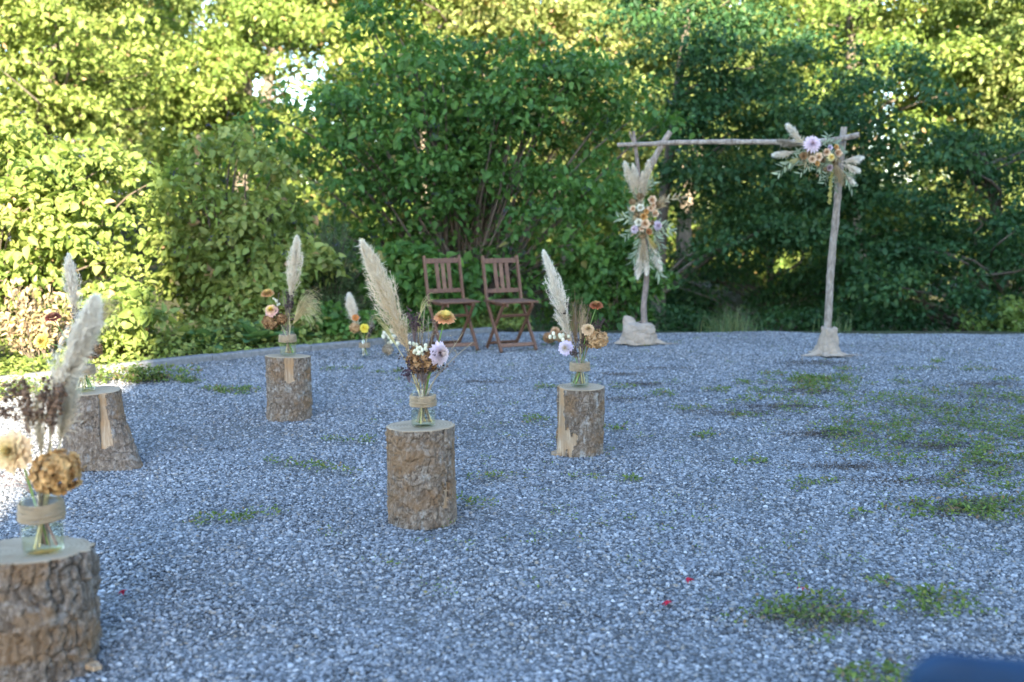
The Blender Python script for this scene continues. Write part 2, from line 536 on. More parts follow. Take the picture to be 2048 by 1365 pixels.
def cloth_mat(name, c0, c1, scale=420):
    m, nt, b, out = new_mat(name)
    w1 = nt.nodes.new('ShaderNodeTexWave'); w1.inputs['Scale'].default_value = scale * .35; w1.bands_direction = 'Z'
    w2 = nt.nodes.new('ShaderNodeTexWave'); w2.inputs['Scale'].default_value = scale * .35; w2.bands_direction = 'X'
    co = coords(nt)
    for w in (w1, w2):
        w.inputs['Distortion'].default_value = 1.5; nt.links.new(co, w.inputs['Vector'])
    wv = math_n(nt, 'MULTIPLY', w1.outputs['Fac'], w2.outputs['Fac'])
    f = tex_noise(nt, 14, 5, co, .6)
    c = mixc(nt, .35, ramp(nt, f, [(.3, c0), (.7, c1)]), ramp(nt, wv, [(0, c0), (1, c1)]))
    nt.links.new(c, b.inputs['Base Color']); b.inputs['Roughness'].default_value = .95
    b.inputs['Specular IOR Level'].default_value = .1
    bump(nt, wv, b, .3, .002)
    return m
M['burlap'] = cloth_mat('burlap', (.24, .19, .145), (.37, .30, .235))
M['jute'] = cloth_mat('jute', (.22, .160, .098), (.42, .325, .215), 900)

def plain(name, c, rough=.6, spec=.3, n=.0, ns=8, bstr=0, bd=.01):
    m, nt, b, out = new_mat(name)
    if n:
        f = tex_noise(nt, ns, 6, coords(nt), .6)
        nt.links.new(ramp(nt, f, [(.3, tuple(q * (1 - n) for q in c)), (.7, tuple(min(1, q * (1 + n)) for q in c))]), b.inputs['Base Color'])
        if bstr: bump(nt, f, b, bstr, bd)
    else:
        b.inputs['Base Color'].default_value = (*c, 1)
    b.inputs['Roughness'].default_value = rough; b.inputs['Specular IOR Level'].default_value = spec
    return m
M['concrete'] = plain('concrete', (.15, .15, .148), .9, .2, .3, 30, .5, .004)
M['plaster'] = plain('plaster', (.62, .58, .50), .9, .2, .06, 3, .3, .01)
M['roof_tile'] = plain('roof_tile', (.22, .10, .07), .85, .2, .25, 4)
M['house_glass'] = plain('house_glass', (.03, .035, .04), .08, .6)
M['house_frame'] = plain('house_frame', (.7, .7, .68), .5, .4)
M['blue_plastic'] = plain('blue_plastic', (.002, .022, .060), .6, .25, .15, 30)
M['chair_metal'] = plain('chair_metal', (.18, .18, .19), .35, .6)
M['candle'] = plain('candle', (.78, .76, .72), .5, .4)

def soil_mat():
    m, nt, b, out = new_mat('soil')
    co = coords(nt)
    f = tex_noise(nt, 1.3, 8, co, .65); g = tex_noise(nt, 24, 5, co, .7)
    c = ramp(nt, f, [(.3, (.028, .026, .015)), (.45, (.035, .045, .016)), (.65, (.038, .062, .018)), (.8, (.055, .085, .022))])
    c = mixc(nt, .5, c, ramp(nt, g, [(.3, (.02, .016, .012)), (.6, (.07, .055, .035)), (.8, (.14, .10, .06))]))
    nt.links.new(c, b.inputs['Base Color']); b.inputs['Roughness'].default_value = .95
    b.inputs['Specular IOR Level'].default_value = .1
    bump(nt, g, b, .8, .03)
    return m
M['soil'] = soil_mat()

PEB = [(0, (0.052, 0.055, 0.059)), (.18, (0.099, 0.104, 0.111)), (.42, (0.159, 0.166, 0.175)), (.66, (0.222, 0.228, 0.237)), (.84, (0.286, 0.291, 0.298)), (.905, (0.213, 0.179, 0.141)), (.96, (0.336, 0.336, 0.336)), (1, (0.448, 0.442, 0.431))]
def gravel_bed_mat():
    m, nt, b, out = new_mat('gravel_bed')
    co = coords(nt)
    v = nt.nodes.new('ShaderNodeTexVoronoi'); v.inputs['Scale'].default_value = 78; v.inputs['Randomness'].default_value = 1
    nt.links.new(co, v.inputs['Vector'])
    s = sepc(nt, v.outputs['Color'])
    c = ramp(nt, s[0], PEB)
    c = mixc(nt, ramp(nt, v.outputs['Distance'], [(.0, (0, 0, 0)), (.45, (.3, .3, .3)), (.75, (1, 1, 1))]), c, (.030, .028, .026))
    d = ramp(nt, tex_noise(nt, 1.1, 6, co, .68), [(.46, (0, 0, 0)), (.66, (.6, .6, .6))])
    c = mixc(nt, d, c, (.062, .052, .042))
    nt.links.new(c, b.inputs['Base Color']); b.inputs['Roughness'].default_value = .75
    inv = math_n(nt, 'SUBTRACT', 1.0, v.outputs['Distance'])
    bump(nt, inv, b, 1.0, .012)
    return m
M['gravel_bed'] = gravel_bed_mat()

def pebble_mat():
    m, nt, b, out = new_mat('pebble')
    oi = nt.nodes.new('ShaderNodeObjectInfo')
    c = ramp(nt, oi.outputs['Random'], PEB)
    f = tex_noise(nt, 160, 3, coords(nt))
    c = mixc(nt, 1.0, c, ramp(nt, f, [(.3, (.8, .8, .8)), (.7, (1.15, 1.15, 1.15))]), 'MULTIPLY')
    nt.links.new(c, b.inputs['Base Color']); b.inputs['Roughness'].default_value = .7
    b.inputs['Specular IOR Level'].default_value = .2
    return m
M['pebble'] = pebble_mat()

# ------------------------------------------------------------------ the ground
KERB = np.array([(-9.2, 2.55), (-6.4, 5.2), (-4.6, 6.92), (-3.41, 8.03), (-2.91, 8.55), (-2.28, 9.12), (-1.51, 9.84), (-0.9, 10.42), (-0.25, 11.02)])
def kerb_y(x):
    return np.interp(x, KERB[:, 0], KERB[:, 1], left=-3.0, right=11.02)
def edge_y(x):
    return np.where(x < -0.25, kerb_y(x), 11.02 - 0.045 * (x - 1.5).clip(0, 30))

def ground_h(x, y):
    e = edge_y(x)
    d = y - e                                         # distance past the yard's edge
    left = np.clip((-0.6 - x) / 1.2, 0, 1)
    drop = -1.7 * np.clip((d - .15) / 3.2, 0, 1) ** 1.0
    rise = 0.06 * np.clip(d - 7, 0, 60)
    bed = 0.05 * np.clip(d / .3, 0, 1) - 0.9 * np.clip((d - 2.5) / 6, 0, 1)
    h = np.where(d > 0.02, left * bed + (1 - left) * drop + rise, -.10)
    h = np.where(d > .3, h + .12 * (fbm2(x * .6, y * .6, 3) - .5), h)
    return h

def axis(lo_f, lo, hi, hi_f, step):
    a = np.arange(lo, hi, step)
    l = lo - np.geomspace(step, lo - lo_f, 22)[::-1]; r = hi + np.geomspace(step, hi_f - hi, 22)
    return np.concatenate([l, a, r])
gx = axis(-900, -14, 14, 900, .2); gy = axis(-900, -2, 20, 900, .2)
X, Y = np.meshgrid(gx, gy)
Z = ground_h(X, Y)
ny, nx = X.shape
I = (np.arange(ny - 1)[:, None] * nx + np.arange(nx - 1)[None])
F = np.stack([I, I + 1, I + nx + 1, I + nx], -1).reshape(-1, 4)
g = MB().add(np.stack([X, Y, Z], -1).reshape(-1, 3), F)
tag(g.build('ground', M['soil']), 'dark soil and leaf litter under the shrubs and trees', kind='structure')

# gravel yard sheet (pebbles lie on it)
yx = np.linspace(-9.2, 26, 261)
yy = np.linspace(0, 1, 90)
XX, TT = np.meshgrid(yx, yy)
E_ = edge_y(XX) - .02
Y0 = -5.5
YY = Y0 + (E_ - Y0) * TT
ZZ = .05 * (fbm2(XX * 1.1, YY * 1.1, 7) - .5) + .022 * (fbm2(XX * 3.2, YY * 3.2, 8, 2) - .5) - .008
ny, nx = XX.shape
I = (np.arange(ny - 1)[:, None] * nx + np.arange(nx - 1)[None])
F = np.stack([I, I + 1, I + nx + 1, I + nx], -1).reshape(-1, 4)
tag(MB().add(np.stack([XX, YY, ZZ], -1).reshape(-1, 3), F).build('gravel_yard', M['gravel_bed']), 'grey gravel yard in the shade', kind='structure')

# loose pebbles: instanced stones scattered over the part of the yard in view
def pebble_field(name, ylo, yhi, dens, smin, smax, seed):
    n = 50; m = 71
    ys = np.linspace(ylo, yhi, n); us = np.linspace(-1, 1, m)
    U, YS = np.meshgrid(us, ys)
    XS = U * (.56 * YS + .55)
    lim = edge_y(XS) - .05
    YS2 = np.minimum(YS, lim)
    I = (np.arange(n - 1)[:, None] * m + np.arange(m - 1)[None])
    F = np.stack([I, I + 1, I + m + 1, I + m], -1).reshape(-1, 4)
    ok = (YS[:-1, :-1] < lim[:-1, :-1]).reshape(-1)
    zz = .05 * (fbm2(XS * 1.1, YS2 * 1.1, 7) - .5) + .022 * (fbm2(XS * 3.2, YS2 * 3.2, 8, 2) - .5) - .007
    o = MB().add(np.stack([XS, YS2, zz], -1).reshape(-1, 3), F[ok]).build(name, M['pebble'])
    ng = bpy.data.node_groups.new(name, 'GeometryNodeTree')
    ng.interface.new_socket('Geometry', in_out='INPUT', socket_type='NodeSocketGeometry')
    ng.interface.new_socket('Geometry', in_out='OUTPUT', socket_type='NodeSocketGeometry')
    N = ng.nodes.new; Lk = ng.links.new
    gi = N('NodeGroupInput'); go = N('NodeGroupOutput')
    dp = N('GeometryNodeDistributePointsOnFaces'); dp.inputs['Density'].default_value = dens; dp.inputs['Seed'].default_value = seed
    Lk(gi.outputs[0], dp.inputs['Mesh'])
    dn = N('ShaderNodeTexNoise'); dn.inputs['Scale'].default_value = 1.4; dn.inputs['Detail'].default_value = 5
    dm = N('ShaderNodeMapRange'); dm.inputs[1].default_value = .36; dm.inputs[2].default_value = .56
    dm.inputs[3].default_value = dens * .42; dm.inputs[4].default_value = dens
    gp_ = N('GeometryNodeInputPosition'); Lk(gp_.outputs[0], dn.inputs['Vector'])
    Lk(dn.outputs['Fac'], dm.inputs[0]); Lk(dm.outputs[0], dp.inputs['Density'])
    ico = N('GeometryNodeMeshIcoSphere'); ico.inputs['Radius'].default_value = 1.0; ico.inputs['Subdivisions'].default_value = 2
    sm = N('GeometryNodeSetMaterial'); sm.inputs['Material'].default_value = M['pebble']
    sp = N('GeometryNodeSetPosition')
    nz = N('ShaderNodeTexNoise'); nz.inputs['Scale'].default_value = 1.1
    vm = N('ShaderNodeVectorMath'); vm.operation = 'SUBTRACT'; vm.inputs[1].default_value = (.5, .5, .5)
    vs_ = N('ShaderNodeVectorMath'); vs_.operation = 'SCALE'; vs_.inputs['Scale'].default_value = .55
    Lk(nz.outputs['Color'], vm.inputs[0]); Lk(vm.outputs[0], vs_.inputs[0]); Lk(vs_.outputs[0], sp.inputs['Offset'])
    Lk(ico.outputs['Mesh'], sp.inputs['Geometry'])
    ss = N('GeometryNodeSetShadeSmooth'); Lk(sp.outputs[0], ss.inputs['Geometry'])
    Lk(ss.outputs[0], sm.inputs['Geometry'])
    inst = N('GeometryNodeInstanceOnPoints')
    Lk(dp.outputs['Points'], inst.inputs['Points']); Lk(sm.outputs[0], inst.inputs['Instance'])
    rr = N('FunctionNodeRandomValue'); rr.data_type = 'FLOAT_VECTOR'
    rr.inputs[0].default_value = (-.5, -.5, 0); rr.inputs[1].default_value = (.5, .5, 6.283); rr.inputs['Seed'].default_value = seed + 1
    Lk(rr.outputs[0], inst.inputs['Rotation'])
    rs = N('FunctionNodeRandomValue'); rs.data_type = 'FLOAT_VECTOR'
    rs.inputs[0].default_value = (.8, .65, .50); rs.inputs[1].default_value = (1.2, 1.0, .85); rs.inputs['Seed'].default_value = seed + 2
    r1 = N('FunctionNodeRandomValue'); r1.inputs[2].default_value = 0; r1.inputs[3].default_value = 1; r1.inputs['Seed'].default_value = seed + 3
    pw = N('ShaderNodeMath'); pw.operation = 'POWER'; pw.inputs[1].default_value = 2.8; Lk(r1.outputs[1], pw.inputs[0])
    mr = N('ShaderNodeMapRange'); mr.inputs[3].default_value = smin; mr.inputs[4].default_value = smax; Lk(pw.outputs[0], mr.inputs[0])
    sc = N('ShaderNodeVectorMath'); sc.operation = 'SCALE'; Lk(rs.outputs[0], sc.inputs[0]); Lk(mr.outputs[0], sc.inputs['Scale'])
    Lk(sc.outputs[0], inst.inputs['Scale'])
    Lk(inst.outputs[0], go.inputs[0])
    md = o.modifiers.new('scatter', 'NODES'); md.node_group = ng
    return o
tag(pebble_field('gravel', 2.1, 5.4, 10200, .0042, .0108, 1), 'loose rounded grey pebbles close to the viewer', 'gravel', kind='stuff')
tag(pebble_field('gravel', 5.4, 11.0, 4400, .0048, .0112, 9), 'loose grey pebbles covering the far half of the yard', 'gravel', kind='stuff')

# kerb of concrete edging stones
kerb = thing('kerb', (0, 0, 0), 'low concrete kerb along the shrub bed at the left', 'kerb')
kerb['kind'] = 'structure'
del kerb['category']
seglen = np.concatenate([[0], np.cumsum(np.hypot(*np.diff(KERB, axis=0).T))])
tot = seglen[-1]; s0 = 0.0; k = 0
while s0 < tot - .1:
    s1 = min(s0 + 1.0, tot)
    a = V(np.interp(s0 + .004, seglen, KERB[:, 0]), np.interp(s0 + .004, seglen, KERB[:, 1]), .0)
    b = V(np.interp(s1 - .004, seglen, KERB[:, 0]), np.interp(s1 - .004, seglen, KERB[:, 1]), .0)
    dz = .006 * rng.normal()
    mb = MB(); bar(mb, a + V(0, 0, -.052 + dz), b + V(0, 0, -.052 + dz + .004 * rng.normal()), .10, .22, V(-(b - a)[1], (b - a)[0], 0), ch=.12)
    mb.build('kerb_stone', M['concrete'], kerb, smooth=False)
    s0 = s1; k += 1

# ------------------------------------------------------------------ trees and shrubs
def clump_leaves(mb, C, R, per, L, wr, flat=.45, six=True, updown=.7, seed=0, droop=.25):
    """each clump is a flattish spray of leaves with thin edges"""
    r = np.random.default_rng(seed)
    n = np.maximum((per * (R / R.mean()) ** 2).astype(int), 3)
    idx = np.repeat(np.arange(len(C)), n); K = len(idx)
    d = nrm(r.normal(size=(K, 3)))
    rad = R[idx] * r.random(K) ** (1 / 2.2)
    off = d * rad[:, None]; off[:, 2] = np.where(r.random(K) < .7, np.abs(off[:, 2]), off[:, 2]) * flat
    tl = r.normal(size=(len(C), 2)) * .30                      # every spray tilts its own way
    off[:, 2] += (off[:, :2] * tl[idx]).sum(1) - .25 * (off[:, 0] ** 2 + off[:, 1] ** 2) / R[idx]
    P = C[idx] + off
    N = nrm(.35 * d + V(0, 0, updown) + .45 * r.normal(size=(K, 3)))
    D = nrm(.8 * d + .8 * r.normal(size=(K, 3)) + V(0, 0, -.35))
    Ls = L * np.clip(np.exp(.38 * r.normal(size=K)), .4, 1.9) * .95
    hue = np.clip(.5 * r.random(K) + .5 * r.random(len(C))[idx], 0, 1)
    hue = np.where(r.random(K) < .015, 1.0, hue * .97)
    val = np.clip(.6 * r.random(K) + .4 * r.random(len(C))[idx], 0, 1)
    col = np.stack([hue, val, r.random(K)], -1)
    leaf_batch(mb, P, D, N, Ls, Ls * wr, .3, droop, col, six)

def in_ellipsoids(r, ells, shell=.45):
    out = []; src = []
    for k, (cx, cy, cz, rx, ry, rz, K) in enumerate(ells):
        d = nrm(r.normal(size=(K, 3)))
        rad = r.random(K) ** shell
        p = V(cx, cy, cz) + d * rad[:, None] * V(rx, ry, rz)
        out.append(p)
    return np.concatenate(out)

def branches(mb, r, spine, rad, C, frac, r_end, kink=.12):
    """limbs from the trunk's spine to clump centres"""
    sz = spine[:, 2]
    for c in C[r.random(len(C)) < frac]:
        hd = np.hypot(c[0] - spine[:, 0], c[1] - spine[:, 1]).min()
        zt = np.clip(c[2] - .55 * hd - .1, sz[0] + .28 * (sz[-1] - sz[0]), sz[-1] * .98 + sz[0] * .02)
        t = np.interp(zt, sz, np.linspace(0, 1, len(sz)))
        s = np.array([np.interp(t, np.linspace(0, 1, len(sz)), spine[:, q]) for q in range(3)])
        rr = np.interp(t, np.linspace(0, 1, len(sz)), rad)
        L = np.linalg.norm(c - s)
        m1 = s + (c - s) * .35 + kink * L * r.normal(size=3) * V(1, 1, .5) + V(0, 0, .05 * L)
        m2 = s + (c - s) * .7 + kink * L * r.normal(size=3) * V(1, 1, .5) + V(0, 0, .04 * L)
        P = smooth_path([s, m1, m2, c], 8)
        r0 = min(rr * .45, .008 + .013 * L)
        tube(mb, P, np.linspace(r0, r_end, 8), 5, cap=False)

def tree(name, label, cat, base, spine_pts, r0, r1, ells, per, L, wr, mat, seed, clump=(.35, .7), flat=.7, six=True, frac=.5, gaps=(), group=None, updown=.7, shell=.45, bark='trunk'):
    r = np.random.default_rng(seed)
    base = V(*base)
    root = thing(name, base, label, cat, group)
    sp = smooth_path(np.array([V(*p) for p in spine_pts]), 26)
    rad = np.linspace(r0, r1, 26); rad[0] *= 1.5; rad[1] *= 1.2
    mb = MB(); tube(mb, sp, rad, 12, rough=.03, seed=seed)
    C = in_ellipsoids(r, ells, shell)
    for gxyz, gr in gaps:
        C = C[np.linalg.norm(C + base - V(*gxyz), axis=1) > gr]
    branches(mb, r, sp, rad, C, frac, .006)
    mb.build('trunk', M[bark], root)
    R = r.uniform(clump[0], clump[1], len(C))
    cb = MB(); clump_leaves(cb, C, R, per, L, wr, flat, six, updown, seed + 1)
    cb.build('crown', M[mat], root)
    return root

def shrub(name, label, base, dome, K, per, L, wr, mat, seed, stems=7, clump=(.22, .42), berries=0, group=None, flat=.5, frac=.6, cat='shrub', shell=.5, six=True):
    """dome = (rx, ry, height)"""
    r = np.random.default_rng(seed)
    root = thing(name, base, label, cat, group)
    rx, ry, h = dome
    d = nrm(r.normal(size=(K, 3))); rad = r.random(K) ** shell
    lob = nrm(r.normal(size=(9, 3))); rad = rad * (.74 + .40 * np.exp(-(1 - d @ lob.T) * 7).max(1))
    C = d * rad[:, None] * V(rx, ry, h * .53) + V(0, 0, h * .5)
    low = C[:, 2] < .12
    C[low, 2] = .12 + .1 * r.random(low.sum())
    C[:, :2] *= np.clip(.72 + .6 * C[:, 2:3] / (h * .5), .72, 1.0)
    C[:, :2] *= (1 - .30 * np.clip(C[:, 2:3] / h, 0, 1) ** 2)
    R = r.uniform(clump[0], clump[1], K)
    mb = MB()
    sa = r.uniform(0, 2 * PI, stems)
    for c in C[r.random(K) < frac]:
        a = sa[r.integers(stems)]
        s = V(.12 * math.cos(a) * rx, .12 * math.sin(a) * ry, -.12)
        m1 = V(.35 * c[0], .35 * c[1], .45 * c[2]) + .08 * r.normal(size=3)
        m2 = V(.75 * c[0], .75 * c[1], .85 * c[2]) + .06 * r.normal(size=3)
        ln = np.linalg.norm(c - s)
        tube(mb, smooth_path([s, m1, m2, c], 8), np.linspace(.006 + .007 * ln, .003, 8), 5, cap=False)
    mb.build('stems', M['twig'], root)
    cb = MB(); clump_leaves(cb, C, R, per, L, wr, flat, six, .75, seed + 1)
    cb.build('foliage', M[mat], root)
    if berries:
        k = r.integers(0, K, berries)
        dd = nrm(r.normal(size=(berries, 3)) + V(0, -.4, .5))
        P0 = C[k] + dd * (R[k] * 1.02)[:, None]
        n = 6
        P = (P0[:, None, :] + r.normal(size=(berries, n, 3)) * V(.024, .024, .013)).reshape(-1, 3)
        bb = MB(); balls(bb, P, r.uniform(.006, .0095, len(P)), np.array([[.018, .022, .045]]) * r.uniform(.6, 1.5, (len(P), 1)))
        o = bb.build('berries', M['berry'], root); o['kind'] = 'stuff'
    return root

# --- shrub bed in front
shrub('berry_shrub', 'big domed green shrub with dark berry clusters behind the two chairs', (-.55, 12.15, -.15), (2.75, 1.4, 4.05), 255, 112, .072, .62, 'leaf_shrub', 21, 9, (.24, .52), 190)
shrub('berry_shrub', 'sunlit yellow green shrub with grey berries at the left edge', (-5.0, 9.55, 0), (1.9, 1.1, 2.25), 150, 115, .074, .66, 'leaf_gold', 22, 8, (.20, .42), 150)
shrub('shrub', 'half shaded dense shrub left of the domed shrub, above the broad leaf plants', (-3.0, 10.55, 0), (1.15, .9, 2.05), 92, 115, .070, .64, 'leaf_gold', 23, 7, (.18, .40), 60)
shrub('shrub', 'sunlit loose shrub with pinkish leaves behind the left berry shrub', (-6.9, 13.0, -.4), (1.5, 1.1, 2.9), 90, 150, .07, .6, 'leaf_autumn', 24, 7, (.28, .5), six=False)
shrub('small_shrub', 'low leafy shrub between the domed shrub and the forked arch post', (1.2, 12.1, -.6), (.75, .6, 1.75), 80, 80, .075, .6, 'leaf_shrub', 25, 5, (.18, .32))
shrub('small_shrub', 'low green shrub at the foot of the domed shrub left of the chairs', (-1.05, 11.0, 0), (.75, .45, .95), 70, 80, .085, .72, 'leaf_shrub', 26, 5, (.16, .28))
shrub('small_shrub', 'small sprawling ground shrub beside the kerb behind the ground jar', (-1.75, 10.15, 0), (.55, .30, .36), 40, 70, .06, .75, 'leaf_shrub', 27, 5, (.12, .20))
shrub('small_shrub', 'low sunlit shrub just behind the kerb, right of the withered plants', (-3.55, 8.75, 0), (.55, .38, .75), 50, 75, .07, .7, 'leaf_gold', 28, 5, (.14, .26))
shrub('small_shrub', 'low sunlit weedy shrub at the left edge in front of the withered plants', (-4.65, 7.75, 0), (.6, .4, .45), 40, 70, .06, .7, 'leaf_gold', 30, 5, (.12, .22))
shrub('small_shrub', 'low leafy shrub behind the broad leaf plants', (-2.55, 9.95, 0), (.7, .35, .8), 55, 75, .07, .7, 'leaf_gold', 29, 5, (.14, .26))

# feathery evergreen
def feathery(base, h, rx, seed, label):
    r = np.random.default_rng(seed)
    root = thing('evergreen_shrub', base, label, 'shrub')
    mb = MB(); cb = MB()
    K = 150
    P, D, N = [], [], []
    for k in range(K):
        a = r.uniform(0, 2 * PI); e = r.random() ** .6
        tip = V(rx * e * math.cos(a), rx * e * math.sin(a), h * (1.02 - .75 * e ** 1.6) * r.uniform(.55, 1.0))
        p = smooth_path([V(.05 * math.cos(a), .05 * math.sin(a), 0), tip * V(.4, .4, .55), tip], 8)
        tube(mb, p, np.linspace(.008, .002, 8), 4, cap=False)
        n = 95
        t = r.uniform(.3, 1, n)
        q = np.stack([np.interp(t, np.linspace(0, 1, 8), p[:, c]) for c in range(3)], -1)
        tg = nrm(p[-1] - p[-3])
        P.append(q + r.normal(size=(n, 3)) * .022); D.append(nrm(tg * .9 + .8 * r.normal(size=(n, 3)))); N.append(r.normal(size=(n, 3)) + V(0, -.2, .6))
    P = np.concatenate(P); D = np.concatenate(D); N = np.concatenate(N)
    leaf_batch(cb, P, D, N, r.uniform(.03, .06, len(P)), .009, .2, .1, r.random((len(P), 3)) * V(.97, 1, 1), False)
    mb.build('stems', M['twig'], root); cb.build('foliage', M['leaf_conifer'], root)
feathery((-1.95, 10.75, 0), 1.35, .50, 31, 'soft feathery evergreen shrub left of the domed shrub')

# --- trees beyond
GAPS = [((-4.7, 21.5, 4.2), 1.15), ((-7.1, 32.0, 5.6), 2.1), ((-6.7, 21, 5.7), 1.05), ((-10.2, 32, 8.1), 1.9), ((-5.4, 25, 4.7), 1.4), ((-1.0, 21.5, 5.7), .6), ((-1.4, 32, 7.9), 1.2)]
def sp(h, lx=0, ly=0, w=.15, seed=0):
    r = np.random.default_rng(seed)
    return [(0, 0, -.3)] + [(lx * t + w * r.normal() * (t < 1), ly * t + w * r.normal() * (t < 1), h * t) for t in (.2, .45, .7, 1)]

GR = 'trees beyond the yard'
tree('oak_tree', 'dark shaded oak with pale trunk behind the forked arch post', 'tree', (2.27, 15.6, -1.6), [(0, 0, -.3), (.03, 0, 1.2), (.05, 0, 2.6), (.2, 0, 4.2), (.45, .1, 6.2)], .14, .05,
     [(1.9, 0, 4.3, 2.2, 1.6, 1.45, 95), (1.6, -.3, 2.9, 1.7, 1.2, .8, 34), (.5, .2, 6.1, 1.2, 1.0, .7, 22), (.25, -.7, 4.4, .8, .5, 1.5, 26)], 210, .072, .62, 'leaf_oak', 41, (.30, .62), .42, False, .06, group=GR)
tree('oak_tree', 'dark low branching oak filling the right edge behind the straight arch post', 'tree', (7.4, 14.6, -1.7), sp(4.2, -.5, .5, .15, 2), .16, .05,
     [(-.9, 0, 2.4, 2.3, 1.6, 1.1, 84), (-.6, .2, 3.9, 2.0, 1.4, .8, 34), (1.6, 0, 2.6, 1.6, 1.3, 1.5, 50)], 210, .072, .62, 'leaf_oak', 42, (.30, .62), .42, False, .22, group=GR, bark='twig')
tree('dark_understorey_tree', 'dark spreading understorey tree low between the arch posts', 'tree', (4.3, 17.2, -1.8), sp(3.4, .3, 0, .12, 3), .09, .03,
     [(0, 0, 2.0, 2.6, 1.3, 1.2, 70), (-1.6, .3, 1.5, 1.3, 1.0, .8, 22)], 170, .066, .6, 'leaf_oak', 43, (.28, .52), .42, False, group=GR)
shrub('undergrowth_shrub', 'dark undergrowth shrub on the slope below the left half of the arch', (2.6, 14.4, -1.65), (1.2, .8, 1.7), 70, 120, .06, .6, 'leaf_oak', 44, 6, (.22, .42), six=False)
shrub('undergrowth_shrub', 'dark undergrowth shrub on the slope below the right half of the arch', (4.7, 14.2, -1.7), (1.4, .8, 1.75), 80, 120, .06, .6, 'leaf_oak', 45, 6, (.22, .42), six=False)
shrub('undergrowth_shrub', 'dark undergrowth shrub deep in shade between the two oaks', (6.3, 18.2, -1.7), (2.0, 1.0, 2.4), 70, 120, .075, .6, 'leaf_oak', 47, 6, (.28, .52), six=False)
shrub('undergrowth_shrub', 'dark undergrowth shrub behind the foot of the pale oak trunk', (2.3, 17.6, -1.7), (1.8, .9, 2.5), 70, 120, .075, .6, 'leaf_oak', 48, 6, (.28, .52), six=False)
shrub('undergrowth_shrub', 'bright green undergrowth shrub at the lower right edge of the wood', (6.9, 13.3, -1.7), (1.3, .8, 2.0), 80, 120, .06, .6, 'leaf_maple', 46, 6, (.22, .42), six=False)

MID = [
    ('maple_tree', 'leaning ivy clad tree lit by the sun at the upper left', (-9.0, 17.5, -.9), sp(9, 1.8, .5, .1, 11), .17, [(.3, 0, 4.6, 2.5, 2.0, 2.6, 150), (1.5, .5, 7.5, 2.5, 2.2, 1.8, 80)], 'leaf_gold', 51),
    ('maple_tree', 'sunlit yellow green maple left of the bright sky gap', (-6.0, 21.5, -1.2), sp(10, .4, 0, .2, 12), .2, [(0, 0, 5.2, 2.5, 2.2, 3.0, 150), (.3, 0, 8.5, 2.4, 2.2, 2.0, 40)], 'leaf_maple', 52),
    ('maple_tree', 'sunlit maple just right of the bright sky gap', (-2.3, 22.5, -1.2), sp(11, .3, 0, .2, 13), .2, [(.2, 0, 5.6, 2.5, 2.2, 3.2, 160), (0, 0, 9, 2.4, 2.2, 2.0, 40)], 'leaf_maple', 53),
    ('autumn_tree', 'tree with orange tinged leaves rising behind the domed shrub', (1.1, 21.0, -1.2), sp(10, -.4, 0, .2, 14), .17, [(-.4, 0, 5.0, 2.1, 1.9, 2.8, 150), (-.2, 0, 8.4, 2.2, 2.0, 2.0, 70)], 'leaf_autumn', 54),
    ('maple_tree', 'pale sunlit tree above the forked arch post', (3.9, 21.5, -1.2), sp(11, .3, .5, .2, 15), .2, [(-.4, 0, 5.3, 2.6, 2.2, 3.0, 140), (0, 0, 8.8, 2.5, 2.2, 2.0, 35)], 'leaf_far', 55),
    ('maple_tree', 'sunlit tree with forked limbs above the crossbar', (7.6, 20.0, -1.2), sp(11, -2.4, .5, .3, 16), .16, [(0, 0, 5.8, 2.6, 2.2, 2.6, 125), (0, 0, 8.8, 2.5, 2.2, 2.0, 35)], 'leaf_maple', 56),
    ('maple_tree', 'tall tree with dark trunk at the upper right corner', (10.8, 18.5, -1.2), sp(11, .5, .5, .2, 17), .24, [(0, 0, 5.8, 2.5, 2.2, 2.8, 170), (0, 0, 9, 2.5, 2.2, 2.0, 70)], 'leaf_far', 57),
]
for nm, lab, base, spn, r0, ells, mat, seed in MID:
    tree(nm, lab, 'tree', base, spn, r0, .05, ells, 205, .092, .72, mat, seed, (.38, .78), .45, False, .28, GAPS, GR)

FAR = [(-17, 27), (-12.2, 30), (-8.2, 33.5), (-3.6, 31), (.8, 33), (5.0, 30.5), (9.2, 32.5), (13.4, 29), (17.6, 31)]
FL = ['leftmost hazy tree in the far wood', 'far sunlit tree behind the leaning ivy clad tree', 'far tree seen below the bright sky gap', 'far sunlit tree behind the maple right of the sky gap',
      'far tree behind the orange tinged tree', 'far tree seen between the domed shrub and the arch', 'far tree seen through the middle of the arch', 'far tree behind the low branching oak', 'rightmost far tree of the wood']
def copy_tree(src, loc, rz, label):
    c = src.copy(); COL.objects.link(c); c.location = loc; c.rotation_euler = (0, 0, rz); c['label'] = label
    for ch in src.children:
        d = ch.copy(); COL.objects.link(d); d.parent = c
    return c
far_src = {}
for k, (x, y) in enumerate(FAR):
    r = np.random.default_rng(80 + k)
    z0 = float(ground_h(np.array([x]), np.array([y]))[0])
    if k in (1, 2, 3, 5):
        far_src[k] = tree('woodland_tree', FL[k], 'tree', (x, y, z0), sp(13, r.normal() * .6, 0, .25, 60 + k), .25, .06,
             [(0, 0, 3.0, 3.3, 2.4, 2.9, 150), (0, 0, 7.2, 3.3, 2.5, 3.0, 175), (0, 0, 11, 2.6, 2.2, 2.0, 30)], 150, .128, .75, 'leaf_far' if k != 3 else 'leaf_maple', 90 + k, (.55, 1.05), .5, False, .25, GAPS, GR)
    else:
        far_src[k] = None
